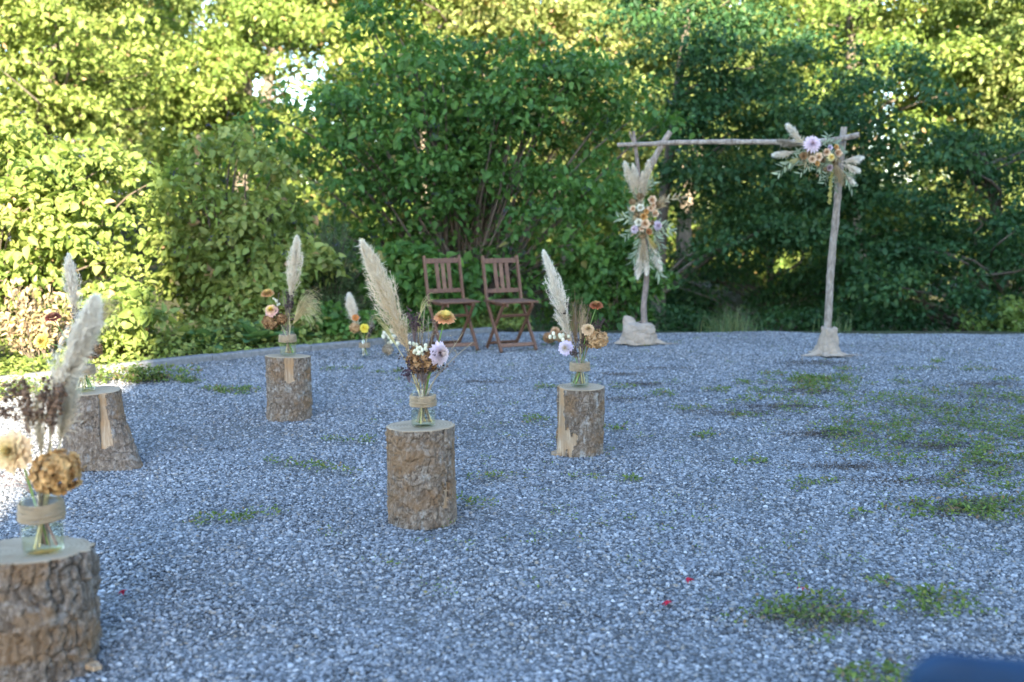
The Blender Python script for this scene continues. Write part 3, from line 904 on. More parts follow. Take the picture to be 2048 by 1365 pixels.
for k, (x, y) in enumerate(FAR):
    if far_src[k] is None:
        z0 = float(ground_h(np.array([x]), np.array([y]))[0])
        copy_tree(far_src[(3, 5, 5)[k % 3]], (x, y, z0), 1.7 + k * 1.3, FL[k])
for k, (x, y, rz, lab) in enumerate([(-14.5, 38, .8, 'deep woodland tree glimpsed behind the leftmost trees'), (3.0, 39, 2.6, 'deep woodland tree glimpsed above the forked post'), (11.5, 38.5, 4.0, 'deep woodland tree glimpsed at the upper right'), (-1.5, 38, 5.1, 'deep woodland tree glimpsed above the domed shrub')]):
    z0 = float(ground_h(np.array([x]), np.array([y]))[0])
    copy_tree(far_src[5], (x, y, z0), rz, lab)

TL = ['far thicket at the left edge behind the sunlit shrub', 'far thicket behind the half shaded shrub', 'far thicket behind the domed shrub', 'far thicket seen just right of the forked post',
      'far thicket seen between the arch posts', 'far thicket right of the straight post', 'far thicket at the right edge of the wood']
th_src = None
for k, x in enumerate((-12.0, -7.6, -2.6, 2.6, 6.6, 10.6, 14.6)):
    y = 25.5 + (k % 3) * .8
    z0 = float(ground_h(np.array([x]), np.array([y]))[0])
    if th_src is None:
        th_src = shrub('thicket', TL[k], (x, y, z0), (2.9, 1.4, 3.4), 105, 150, .11, .7, 'leaf_maple', 140, 7, (.45, .8), frac=.4, six=False, group='thickets at the foot of the wood')
    else:
        copy_tree(th_src, (x, y, z0), PI * (k % 2) + .25 * k, TL[k])

# leafy carpet of the bed behind the kerb
r = np.random.default_rng(66); n = 15000
bx = r.uniform(-6.2, .2, n); bd = r.random(n) ** 1.4 * 1.6 + .06
hum = fbm2(bx * 2.2, bd * 2.2, 21)
by = edge_y(bx) + bd
P = np.stack([bx, by, .03 + .34 * r.random(n) * np.clip((hum - .25) * 2.2, .05, 1) * np.clip(bd * 3, .3, 1)], -1)
mb = MB(); Ls = r.uniform(.028, .075, n)
leaf_batch(mb, P, r.normal(size=(n, 3)) * V(1, 1, .4), r.normal(size=(n, 3)) * .5 + V(0, -.25, 1), Ls, Ls * .7, .3, .3, np.stack([np.clip(.6 * r.random(n) + .4 * hum, 0, .97), r.random(n), 0 * Ls], -1), False)
tag(mb.build('ground_cover', M['leaf_gold']), 'low leafy ground cover filling the bed behind the kerb', 'ground cover', kind='stuff')

# --- low plants along the bed
def hosta(base, n, L, seed, label):
    r = np.random.default_rng(seed)
    root = thing('broad_leaf_plant', base, label, 'plant')
    for k in range(n):
        a = 2 * PI * k / n + r.normal() * .3; up = r.uniform(.35, 1.2); ln = L * r.uniform(.7, 1.15); w = ln * r.uniform(.6, .78)
        d = V(math.cos(a) * math.cos(up), math.sin(a) * math.cos(up), math.sin(up)); s = nrm(np.cross(d, V(0, 0, 1))); nn = np.cross(s, d)
        u = np.linspace(0, 1, 9); v = np.linspace(-1, 1, 7)
        U_, V_ = np.meshgrid(u, v, indexing='ij')
        wd = w * np.sin(PI * np.clip(U_, .02, .99) ** .75) ** .8 * .5
        pet = .12
        rib = .02 * np.cos(V_ * 9) * ln * .5
        pos = d * ((U_ + pet) * ln)[..., None] + s * (V_ * wd)[..., None] + nn * ((.35 * (np.abs(V_) * wd)) - .35 * ln * U_ ** 2.2 + rib)[..., None]
        vv = pos.reshape(-1, 3)
        I = (np.arange(8)[:, None] * 7 + np.arange(6)[None])
        F = np.stack([I, I + 1, I + 8, I + 7], -1).reshape(-1, 4)
        mb = MB().add(vv, F, np.array([r.random() * .97, r.random(), 0]))
        tube(mb, np.array([V(0, 0, 0), d * ln * pet * 1.1]), .006, 5, np.array([.5, .5, 0]))
        mb.build('leaf', M['leaf_hosta'], root)
hosta((-2.85, 9.10, .05), 15, .27, 1, 'broad leaf plant at the left end of the row behind the kerb')
hosta((-2.45, 9.42, .05), 14, .29, 2, 'broad leaf plant in the middle of the row behind the kerb')
hosta((-2.12, 9.70, .05), 12, .22, 3, 'broad leaf plant at the right end of the row, nearest the evergreen')

def dry_plant(base, h, rx, seed, label, K=17):
    r = np.random.default_rng(seed)
    root = thing('dried_flower_plant', base, label, 'plant')
    mb = MB(); cb = MB()
    for k in range(K):
        a = r.uniform(0, 2 * PI); e = r.random() ** .5
        tip = V(rx * e * math.cos(a), rx * e * math.sin(a), h * r.uniform(.55, 1))
        p = smooth_path([V(.06 * math.cos(a), .06 * math.sin(a), 0), tip * V(.5, .5, .5) + .03 * r.normal(size=3), tip], 8)
        tube(mb, p, np.linspace(.006, .003, 8), 4, cap=False)
        n = 46
        t = r.uniform(.35, 1, n)
        q = np.stack([np.interp(t, np.linspace(0, 1, 8), p[:, c]) for c in range(3)], -1) + r.normal(size=(n, 3)) * .04
        leaf_batch(cb, q, r.normal(size=(n, 3)) + V(0, 0, -.3), r.normal(size=(n, 3)) + V(0, 0, .6), r.uniform(.03, .07, n), .028, .4, .5, r.random((n, 3)))
    mb.build('stems', M['twig'], root); cb.build('withered_leaves', M['leaf_dry'], root)
dry_plant((-4.0, 8.35, .05), .72, .38, 1, 'sunlit withered brown plant behind the flared log')

def grass_tuft(base, n, h, sp_, seed, label, name='grass_tuft'):
    r = np.random.default_rng(seed)
    o = np.stack([r.normal(size=n) * sp_, r.normal(size=n) * sp_ * .5, np.zeros(n)], -1)
    a = r.uniform(0, 2 * PI, n); ln = h * r.uniform(.45, 1.1, n); lean = r.uniform(.1, .9, n)
    t = np.linspace(0, 1, 6)
    out = np.stack([np.cos(a), np.sin(a), 0 * a], -1)
    P = o[:, None, :] + out[:, None, :] * (ln * lean)[:, None, None] * (t ** 1.8)[None, :, None] + V(0, 0, 1) * (ln[:, None] * (t - .35 * lean[:, None] * t ** 2.5))[..., None]
    W = np.broadcast_to(.0035 * (1 - t * .9), (n, 6))
    mb = MB(); ribbons(mb, P, W, np.stack([-np.sin(a), np.cos(a), 0 * a], -1), np.stack([r.random(n) * .97, r.random(n), 0 * a], -1))
    ob = mb.build(name, M['grass'], loc=base)
    return tag(ob, label, 'grass')
grass_tuft((2.42, 11.02, -.03), 320, .36, .14, 5, 'long pale grass tuft at the yard edge between the arch posts')
grass_tuft((3.6, 11.0, -.03), 40, .35, .10, 6, 'sparse thin grass blades right of the straight arch post')

# ------------------------------------------------------------------ weeds in the gravel
def weed_mesh(mb, c, rx, ry, n, seed, h=.03, L=.016):
    r = np.random.default_rng(seed)
    k = max(int(n / 22), 3)
    ca = r.normal(size=(k, 2)) * .5
    cc = np.stack([c[0] + ca[:, 0] * rx, c[1] + ca[:, 1] * ry, np.zeros(k)], -1)
    idx = r.integers(0, k, n)
    P = cc[idx] + r.normal(size=(n, 3)) * V(.028, .024, 0) + V(0, 0, .006) + V(0, 0, 1) * (h * r.random((n, 1)) ** 1.5)
    D = nrm(r.normal(size=(n, 3)) * V(1, 1, .5) + V(0, 0, .35)); N = nrm(r.normal(size=(n, 3)) * .5 + V(0, 0, 1))
    Ls = L * r.uniform(.6, 1.5, n)
    leaf_batch(mb, P, D, N, Ls, Ls * .55, .2, .2, np.stack([np.where(r.random(n) < .10, 1, r.random(n) * .95), r.random(n), 0 * Ls], -1), False)

BIGW = [((.98, 3.10), .25, .15, 620, 'green weed clump in the lower right gravel, left of its neighbour'),
        ((1.40, 3.20), .17, .14, 340, 'smaller reddish green weed clump in the lower right gravel'),
        ((2.02, 4.22), .42, .15, 1000, 'long green weed patch at the right edge above the near clumps'),
        ((1.02, 2.66), .10, .05, 220, 'green weed tip cut by the bottom edge of the picture'),
        ((2.42, 7.72), .32, .24, 1300, 'long green weed strip in the gravel in front of the straight arch post'),
        ((-2.93, 7.75), .42, .20, 2000, 'lush green weed mound beside the kerb behind the flared log'),
        ((-2.08, 7.22), .16, .12, 500, 'small green weed clump left of the log with the bare stripe'),
        ((-3.75, 7.05), .40, .35, 1600, 'sunlit green weeds at the left edge below the withered plants')]
for c, rx, ry, n, lab in BIGW:
    mb = MB(); weed_mesh(mb, (0, 0), rx, ry, n, int(abs(c[0] * 100 + c[1] * 10)), .026 if c[0] > -2.5 else .10, .019 if c[0] > -2.5 else .028)
    wr_ = thing('weed_clump', (c[0], c[1], 0), lab, 'weed'); tag(mb.build('leaves', M['leaf_weed'], wr_), kind='stuff')

SMALLW = [(2.04, 7.18), (2.73, 6.89), (2.85, 6.36), (2.9, 6.05), (2.22, 5.98), (1.89, 5.91), (1.25, 5.12), (1.43, 4.63), (3.84, 7.73), (3.76, 8.66), (2.54, 5.34), (2.65, 5.17), (2.2, 5.84), (2.09, 7.98), (1.51, 7.29), (-1.09, 5.12), (-1.16, 4.18), (-1.3, 4.13), (-0.93, 4.98), (-0.1, 4.82), (-0.22, 4.42), (-0.87, 5.58), (0.6, 4.77), (1.64, 6.89), (2.24, 4.35), (1.88, 6.89), (2.83, 8.24), (1.03, 7.08), (0.29, 7.39), (-1.44, 8.24), (-0.96, 8.11), (3.42, 8.24), (2.89, 5.77), (2.39, 5.64), (2.01, 5.4), (2.29, 4.96), (0.6, 5.98), (3.2, 6.6), (2.6, 6.7), (3.1, 6.2), (2.7, 5.6), (3.3, 7.2), (2.5, 6.2), (-2.4, 7.6), (.15, 6.2), (2.95, 5.35), (3.25, 6.0), (3.5, 6.9), (2.75, 4.9), (2.45, 4.65), (1.6, 6.3), (2.3, 7.3), (3.0, 7.6), (3.9, 8.2), (1.2, 6.6), (.8, 7.4), (1.9, 7.6), (2.1, 6.6), (1.15, 5.7)]
wm = MB()
for k, (x, y) in enumerate(SMALLW):
    big = (x > 1.9 and 4.6 < y < 7.4)
    weed_mesh(wm, (x, y), .40 if big else .16, .24 if big else .09, 420 if big else 120, 500 + k, .022, .017)
r = np.random.default_rng(3)
for k in range(260):                                        # single seedlings
    y = r.uniform(3.2, 10.6); x = r.uniform(-.3, 1) * .5 * y + r.normal() * .2
    weed_mesh(wm, (x, y), .03, .03, int(r.integers(6, 26)), 900 + k, .02, .012)
tag(wm.build('ground_weeds', M['leaf_weed']), 'scattered low green weeds growing through the gravel', 'weeds', kind='stuff')

# dark litter: crumbs of bark and rotted leaves on the gravel
lm = MB()
DARK = [(2.67, 8.6, .32, .12), (1.85, 5.77, .25, .08), (2.37, 5.46, .22, .08), (3.61, 7.5, .3, .1), (0.88, 7.98, .2, .06), (1.81, 6.61, .3, .08), (1.89, 4.72, .3, .08), (1.02, 7.5, .2, .06), (1.74, 5.01, .25, .08), (2.9, 6.6, .5, .2), (2.5, 5.0, .45, .15), (3.1, 5.6, .5, .2), (2.6, 6.1, .5, .2), (3.4, 7.0, .5, .2), (2.2, 7.2, .4, .12), (2.0, 4.35, .3, .1), (.98, 3.08, .2, .1), (1.5, 6.4, .4, .1), (.7, 6.9, .3, .08), (-.2, 7.6, .3, .06), (1.2, 8.3, .4, .06)]
for k, (x, y, rx, ry) in enumerate(DARK):
    n = 700 if x > 1.4 else 380
    P = np.stack([x + r.normal(size=n) * rx * .55, y + r.normal(size=n) * ry * .6, .007 + .008 * r.random(n)], -1)
    leaf_batch(lm, P, r.normal(size=(n, 3)) * V(1, 1, .25), r.normal(size=(n, 3)) * .4 + V(0, 0, 1), r.uniform(.006, .022, n), r.uniform(.003, .009, n), .3, .2,
               np.array([[.085, .068, .054]]) * r.uniform(.5, 1.8, (n, 1)), False)
tag(lm.build('leaf_litter', M['dried']), 'dark crumbs of rotted leaves lying in patches on the gravel', 'litter', kind='stuff')

# red petals and a dry twig
for k, (x, y, sz, lab) in enumerate([(.53, 3.18, .028, 'largest red petal on the gravel, right of the centre log'), (.62, 3.39, .024, 'red petal just above the largest one on the gravel'),
                                     (1.01, 3.31, .022, 'red petal above the near weed clump'), (-1.33, 3.28, .022, 'red petal right of the nearest log'), (-.62, 5.12, .026, 'dull red petal left of the centre log')]):
    mb = MB(); q = np.zeros((3, 3)); q[:, 0] = [-.006, .0, .004]
    leaf_batch(mb, q, r.normal(size=(3, 3)) * V(1, 1, .15), V(0, 0, 1) + .3 * r.normal(size=(3, 3)), sz, sz * .6, .5, .4, np.array([[.42, .02, .045]]) * r.uniform(.7, 1.1, (3, 1)))
    tag(mb.build('red_petal', M['petal'], loc=(x, y, .016)), lab, 'petal', 'fallen red petals')

# ------------------------------------------------------------------ logs
def make_log(label, loc, R, h, seed, mat='bark_grey', ecc=(1, 1), tilt=(0, 0), flare=None, bare=None, rz=0, cell=(24, 7), depth=.009, splinter=None):
    root = thing('log_stump', loc, label, 'log', 'log stands', rz)
    nt_, nz_ = (270, 110) if R > .15 else (220, 110)
    th = np.linspace(0, 2 * PI, nt_, endpoint=False); t = np.linspace(0, 1, nz_)
    TH, T = np.meshgrid(th, t)
    low = fbm2(TH / (2 * PI) * 5, T * 1.6 + 3, seed, 3, 5) - .5
    wx = (fbm2(TH / (2 * PI) * 10, T * 5, seed + 3, 4, 10) - .5) * 1.7
    wz = (fbm2(TH / (2 * PI) * 14, T * 7, seed + 4, 4, 14) - .5) * 2.2
    f1, f2, cid = voronoi2(TH / (2 * PI) * cell[0] + wx, T * cell[1] + wz, seed + 6, cell[0])
    g1, g2, gid = voronoi2(TH / (2 * PI) * cell[0] * 2 + wx * 1.7, T * cell[1] * 2.4 + wz * 1.9, seed + 8, cell[0] * 2)
    plate = np.clip((f2 - f1) * 2.6, 0, 1); plate2 = np.clip((g2 - g1) * 2.6, 0, 1)
    part = np.clip((fbm2(TH / (2 * PI) * 9, T * 6, seed + 14, 4, 9) - .27) * 4.5, .12, 1)     # cracks open only here and there
    part2 = np.clip((fbm2(TH / (2 * PI) * 16, T * 10, seed + 15, 4, 16) - .34) * 5, .05, 1)
    plate = 1 - (1 - plate) * part; plate2 = 1 - (1 - plate2) * part2
    hgt = .6 * plate + .4 * plate2
    fine = fbm2(TH / (2 * PI) * 60, T * 40, seed + 12, 3, 60) - .5
    brown = np.clip((fbm2(TH / (2 * PI) * 6, T * 4, seed + 20, 5, 6) - .55) * 8, 0, 1)
    mask = np.zeros_like(T)
    if bare is not None:
        for (a0, aw, z0, z1, jag) in bare:
            da = np.abs((TH - a0 + PI) % (2 * PI) - PI)
            edge = aw * (1 + jag * (fbm2(T * 9, TH * 2, seed + 30, 5) - .5) * 3)
            zz = T + .5 * jag * (fbm2(TH * 9, T * 3, seed + 33, 5) - .5) * (T < .9)
            mask = np.maximum(mask, ((da < edge) & (zz > z0) & (zz < z1)).astype(float))
    rr = R * (1 + .11 * low)
    if flare is not None:
        for (a0, aw, amt, p) in flare:
            da = np.abs((TH - a0 + PI) % (2 * PI) - PI)
            rr = rr + amt * np.exp(-(da / aw) ** 2) * (1 - T) ** p
    rr = rr + (1 - mask) * (depth * (hgt - .4) + .9 * depth * (cid - .5) + .5 * depth * (gid - .5) + .004 * fine) - mask * (.010 - .002 * fine)
    zt = T * h
    x = rr * np.cos(TH) * ecc[0]; y = rr * np.sin(TH) * ecc[1]
    z = zt + T * (tilt[0] * x + tilt[1] * y)
    vv = np.stack([x, y, z], -1).reshape(-1, 3)
    col = np.stack([hgt, np.clip(.5 * cid + .3 * gid + .4 * (low + .5) - .1, 0, 1), brown], -1).reshape(-1, 3)
    i = np.arange(nz_ - 1)[:, None]; j = np.arange(nt_)[None]; j2 = (j + 1) % nt_
    F = np.stack([i * nt_ + j, i * nt_ + j2, (i + 1) * nt_ + j2, (i + 1) * nt_ + j], -1).reshape(-1, 4)
    mk = mask.reshape(-1)[F].mean(1) > .5
    MB().add(vv, F[~mk], col).build('bark', M[mat], root)
    if mk.any():
        MB().add(vv, F[mk], col).build('bare_wood', M['bare_wood'], root)
    # sawn top
    ring = np.stack([x[-1], y[-1], z[-1]], -1)
    c = ring.mean(0)
    s = np.array([1, .985, .9, .75, .55, .35, .15, .02])
    up = np.array([0, .003, .003, .003, .003, .003, .003, .003])
    dv = np.concatenate([c + (ring - c) * q + V(0, 0, u_) for q, u_ in zip(s, up)])
    dv = np.vstack([dv, c + V(0, 0, .003)])
    FF = []
    for a in range(len(s) - 1):
        jj = np.arange(nt_); FF.append(np.stack([a * nt_ + jj, a * nt_ + (jj + 1) % nt_, (a + 1) * nt_ + (jj + 1) % nt_, (a + 1) * nt_ + jj], -1))
    mb = MB().add(dv, np.concatenate(FF))
    a = (len(s) - 1) * nt_; jj = np.arange(nt_)
    mb.f.append(np.stack([a + jj, a + (jj + 1) % nt_, np.full(nt_, len(dv) - 1)], -1))
    mb.build('sawn_top', M['cut_wood'], root)
    if splinter is not None:
        a0, ln, w = splinter
        d = V(math.cos(a0), math.sin(a0), 0); sd = V(-math.sin(a0), math.cos(a0), 0)
        sb = MB()
        pts = [(.8 * R, -w, .02), (.8 * R, w, .02), (R + ln * .6, w * .7, .012), (R + ln, w * .1, .008), (R + ln * .8, -w * .8, .01)]
        top = np.array([d * q + sd * e + V(0, 0, zz + .010) for q, e, zz in pts]); bot = top - V(0, 0, .012)
        n = len(pts)
        sb.add(np.vstack([top, bot]), [[k, (k + 1) % n, n + (k + 1) % n, n + k] for k in range(n)])
        sb.add(top, [list(range(n))]); sb.add(bot, [list(range(n - 1, -1, -1))])
        sb.build('splinter', M['bare_wood'], root, smooth=False)
    return root

CAMDIR = -PI / 2                                            # side of the log that faces the camera
LOGA = (-1.40, 2.78); LOGC = (-.39, 4.16); LOGR = (.37, 5.31); LOGM = (-1.425, 6.26); LOGF = (-2.19, 5.12)
make_log('large thick log in the lower left corner, nearest of all', (*LOGA, -.01), .170, .343, 201, 'bark_dark', (1, 1), (0, -.10), [(-.35, .3, .03, 5)], None, 0, (30, 4), .015, (-.25, .055, .022))
make_log('upright grey brown log in the middle of the yard', (*LOGC, -.01), .140, .412, 202, 'bark_grey', (1, 1), (.02, -.03), None, [(CAMDIR + .95, .10, .22, .50, .9)], 0, (36, 11), .008)
make_log('log with a large peeled pale patch at its lower left', (*LOGR, -.01), .125, .378, 203, 'bark_grey', (1, 1), (.0, .0), [(PI + .25, .35, .022, 2.5)], [(CAMDIR - 1.25, .42, -1, 1.1, .25), (CAMDIR - .72, .36, .05, .44, .7)], 0, (38, 13), .006, (PI + .2, .035, .045))
make_log('upright log with one pale bare stripe below its top', (*LOGM, -.01), .137, .41, 204, 'bark_grey', (1, 1), (-.03, -.05), [(PI, .6, -.008, 1)], [(CAMDIR + .28, .24, .64, 1.1, .35)], 0, (38, 13), .008)
make_log('squat log flaring at its right foot, with a bare strip', (*LOGF, -.01), .138, .390, 205, 'bark_dark', (1, 1), (.02, .0), [(-.30, .5, .135, 1.35), (PI + .5, .5, .03, 2)], [(CAMDIR + .75, .16, .28, 1.1, .35)], 0, (34, 9), .008)

# ------------------------------------------------------------------ jars and dried flower bouquets
JAR = [(.0, .002), (.040, .002), (.046, .006), (.0485, .016), (.0485, .122), (.046, .134), (.041, .143), (.0385, .148), (.0385, .162), (.041, .164), (.0415, .171), (.040, .175),
       (.0375, .173), (.0360, .162), (.0360, .148), (.0385, .142), (.0435, .133), (.0460, .121), (.0460, .018), (.043, .010), (.0, .009)]
def make_jar(loc, s, label, fill=.062, candle=False):
    root = thing('glass_jar', loc, label, 'jar', 'flower jars')
    mb = MB(); lathe(mb, np.array(JAR) * s, 56); mb.build('glass', M['glass'], root)
    if not candle:
        mb = MB(); lathe(mb, np.array([(0, .0105), (.0425, .0105), (.0452, .019), (.0452, fill), (.0, fill)]) * s, 48); mb.build('water', M['water'], root)
    mb = MB(); n = 11
    t = np.linspace(0, 1, n * 40)
    a = t * n * 2 * PI; z = (.084 + .044 * t) * s
    rad = np.interp(z / s, [.08, .10, .120, .130], [.0505, .0505, .0505, .0490]) * s
    tube(mb, np.stack([rad * np.cos(a), rad * np.sin(a), z + .0006 * np.sin(a * 3.3)], -1), .0021 * s * (1 + .18 * np.sin(a * 37)), 6)
    for q in (0, 1):                                          # loose second layer of twine
        a2 = np.linspace(0, 2 * PI, 40) + q
        z2 = (.092 + .012 * q + .004 * np.sin(a2)) * s
        tube(mb, np.stack([.0528 * s * np.cos(a2), .0528 * s * np.sin(a2), z2], -1), .0018 * s, 5)
    mb.build('twine_wrap', M['jute'], root)
    if candle:
        mb = MB(); lathe(mb, [(0, .012), (.011, .012), (.011, .15), (.009, .153), (0, .153)], 20)
        tag(mb.build('white_candle', M['candle'], loc=(loc[0] - .012, loc[1], loc[2])), 'white stick candle inside the jar on the gravel', 'candle')
    return root

class Bouquet:
    """stems standing in one jar; positions are metres from the middle of the jar's foot"""
    def __init__(self, loc, s, where, seed):
        self.o = V(*loc); self.s = s; self.where = where; self.r = np.random.default_rng(seed)

    def new(self, name, label, cat, grp=None):
        return thing(name, self.o, label + ' ' + self.where, cat, grp)

    def stem(self, mb, top, rad=.0022, col=(.16, .20, .06), straight=False):
        top = V(*top); r = self.r; s = self.s
        nk = nrm(np.append(top[:2], 0)) * min(np.hypot(*top[:2]) * .35, .022 * s) + V(r.normal() * .006, r.normal() * .006, .15 * s)
        ft = V(-nk[0] * 1.15 + r.normal() * .012 * s, -nk[1] * 1.15 + r.normal() * .012 * s, .018 * s)
        rr_ = np.hypot(ft[0], ft[1]); ft[:2] *= min(1, .033 * s / max(rr_, 1e-5))
        mid = (nk + top) * .5 + V(0, 0, .015) + r.normal(size=3) * .006
        p = smooth_path([ft, nk, mid, top], 14)
        c = np.array(col) * r.uniform(.75, 1.25)
        tube(mb, p, np.linspace(rad * 1.7, rad, 14), 6, c)
        return p

    def plume(self, label, start, tip, width, seed, n=2600, cols=((.78, .74, .66), (.62, .50, .34)), bend=.0, hair=.00055, lean=0):
        """pampas plume: fine hairs along an arching axis"""
        r = np.random.default_rng(seed); root = self.new('pampas_grass', label, 'pampas grass', 'pampas plumes')
        mb = MB(); self.stem(mb, start, .0026, (.45, .36, .18)); 
        st = V(*start); tp = V(*tip)
        tube(mb, smooth_path([st, (st + tp) / 2 + V(bend, 0, 0), tp * .97 + st * .03], 12), np.linspace(.0024, .0006, 12), 5, np.array([.50, .40, .24]))
        mb.build('stalk', M['stem'], root)
        plume_hairs(MB(), st, tp, width, r, n, cols, bend, hair).build('plume', M['plume'], root)

    def round_flower(self, name, label, pos, face, dia, kind, c0, c1, seed, stemcol=(.13, .20, .05), cat='flower'):
        root = self.new(name, label, cat)
        pos = V(*pos)
        mb = MB(); self.stem(mb, pos - nrm(V(*face)) * dia * .12, .0026, stemcol); mb.build('stalk', M['stem'], root)
        blossom(kind, pos, V(*face), dia, c0, c1, seed).build('flower_head', M['petal'] if kind != 'hydrangea' else M['dried'], root)

    def seeds(self, label, pos, h, spread, seed, col=(.065, .045, .04), n=60, rad=.0042, name='seed_head_sprig', twigs=10, cat='dried flower'):
        root = self.new(name, label, cat); r = np.random.default_rng(seed); pos = V(*pos)
        mb = MB(); sb = MB()
        self.stem(mb, pos, .0018, (.17, .12, .08))
        for k in range(twigs):
            e = pos + V(r.normal() * spread, r.normal() * spread * .7, h * r.uniform(.25, 1))
            p = smooth_path([pos - V(0, 0, h * .1), (pos + e) / 2 + r.normal(size=3) * .006 + V(0, 0, .01), e], 7)
            tube(mb, p, np.linspace(.0014, .0008, 7), 4, np.array(col) * 1.6 + .02, cap=False)
            m = max(n // twigs, 1)
            t = r.uniform(.35, 1.02, m)
            q = np.stack([np.interp(t, np.linspace(0, 1, 7), p[:, c]) for c in range(3)], -1) + r.normal(size=(m, 3)) * .005
            balls(sb, q, 1.2 * rad * r.uniform(.6, 1.3, (m, 1)) * r.uniform(.7, 1.2, (m, 3)), np.array([col]) * r.uniform(.6, 1.5, (m, 1)))
        mb.build('stalk', M['stem'], root); sb.build('seeds', M['dried'], root)['kind'] = 'stuff'

    def pods(self, label, pos, spread, seed, n=8, rad=(.009, .012), col=(.62, .58, .42)):
        root = self.new('pod_sprig', label, 'dried flower'); r = np.random.default_rng(seed); pos = V(*pos)
        mb = MB(); sb = MB(); self.stem(mb, pos, .0016, (.22, .20, .10))
        for k in range(n):
            e = pos + V(*(r.normal(size=3) * spread * V(1, .6, .9))) + V(0, 0, spread)
            tube(mb, smooth_path([pos, (pos + e) / 2 + V(0, 0, .006), e], 6), .0008, 4, np.array([.25, .22, .12]), cap=False)
            u = np.linspace(0, 1, 7); pr = np.stack([np.sin(u * PI) ** .8, -np.cos(u * PI) * 1.25], -1) * r.uniform(*rad)
            t = MB(); lathe(t, pr, 9, np.array(col) * r.uniform(.8, 1.2))
            t.v[0] = (t.v[0] + e).astype(np.float32)
            sb.merge(t)
        mb.build('stalk', M['stem'], root); sb.build('pods', M['dried'], root)

    def fan(self, label, pos, tip, spread, seed, n=130, col=(.52, .40, .20), droop=.06, beads=True, name='fan_grass'):
        root = self.new(name, label, 'dried grass'); r = np.random.default_rng(seed); pos = V(*pos); tip = V(*tip)
        mb = MB(); self.stem(mb, pos, .0018, (.40, .32, .15)); mb.build('stalk', M['stem'], root)
        ax = tip - pos; L = np.linalg.norm(ax)
        e = tip + r.normal(size=(n, 3)) * V(spread * .5, spread * .35, spread) + nrm(ax) * (r.uniform(-.35, .15, (n, 1)) * L)
        t = np.linspace(0, 1, 9)
        s = pos + nrm(ax) * (r.uniform(0, .25, (n, 1)) * L)
        P = s[:, None] + (e - s)[:, None] * t[None, :, None] + V(0, 0, 1) * (droop * (np.sin(t * PI * .9) * 1.1 - t ** 3 * .9))[None, :, None] * r.uniform(.5, 1.5, (n, 1, 1))
        P[:, 1:, :] += r.normal(size=(n, 8, 3)) * .0015
        cb = MB(); cc = np.array([col]) * r.uniform(.7, 1.3, (n, 1))
        tubes_many(cb, P, np.broadcast_to(np.linspace(.0008, .0004, 9), (n, 9)), 3, cc)
        if beads:
            k = r.integers(4, 9, n * 3); a = np.tile(np.arange(n), 3)
            balls(cb, P[a, k] + r.normal(size=(n * 3, 3)) * .0015, r.uniform(.0008, .0017, n * 3), np.array([col]) * r.uniform(.6, 1.2, (n * 3, 1)))
        cb.build('panicle', M['dried'], root)

    def twigs(self, label, tips, seed, col=(.15, .11, .08), buds=True):
        root = self.new('thin_twig', label, 'twig'); r = np.random.default_rng(seed)
        mb = MB()
        for t in tips:
            p = self.stem(mb, t, .0015, col)
            for k in range(4):
                q = p[r.integers(8, 13)]; e = q + V(r.normal() * .03, r.normal() * .02, r.uniform(.01, .05))
                tube(mb, smooth_path([q, (q + e) / 2 + V(0, 0, .006), e], 5), .0010, 3, np.array(col), cap=False)
                if buds: balls(mb, [e], [.0026], np.array(col) * 1.5)
        mb.build('twigs', M['stem'], root)

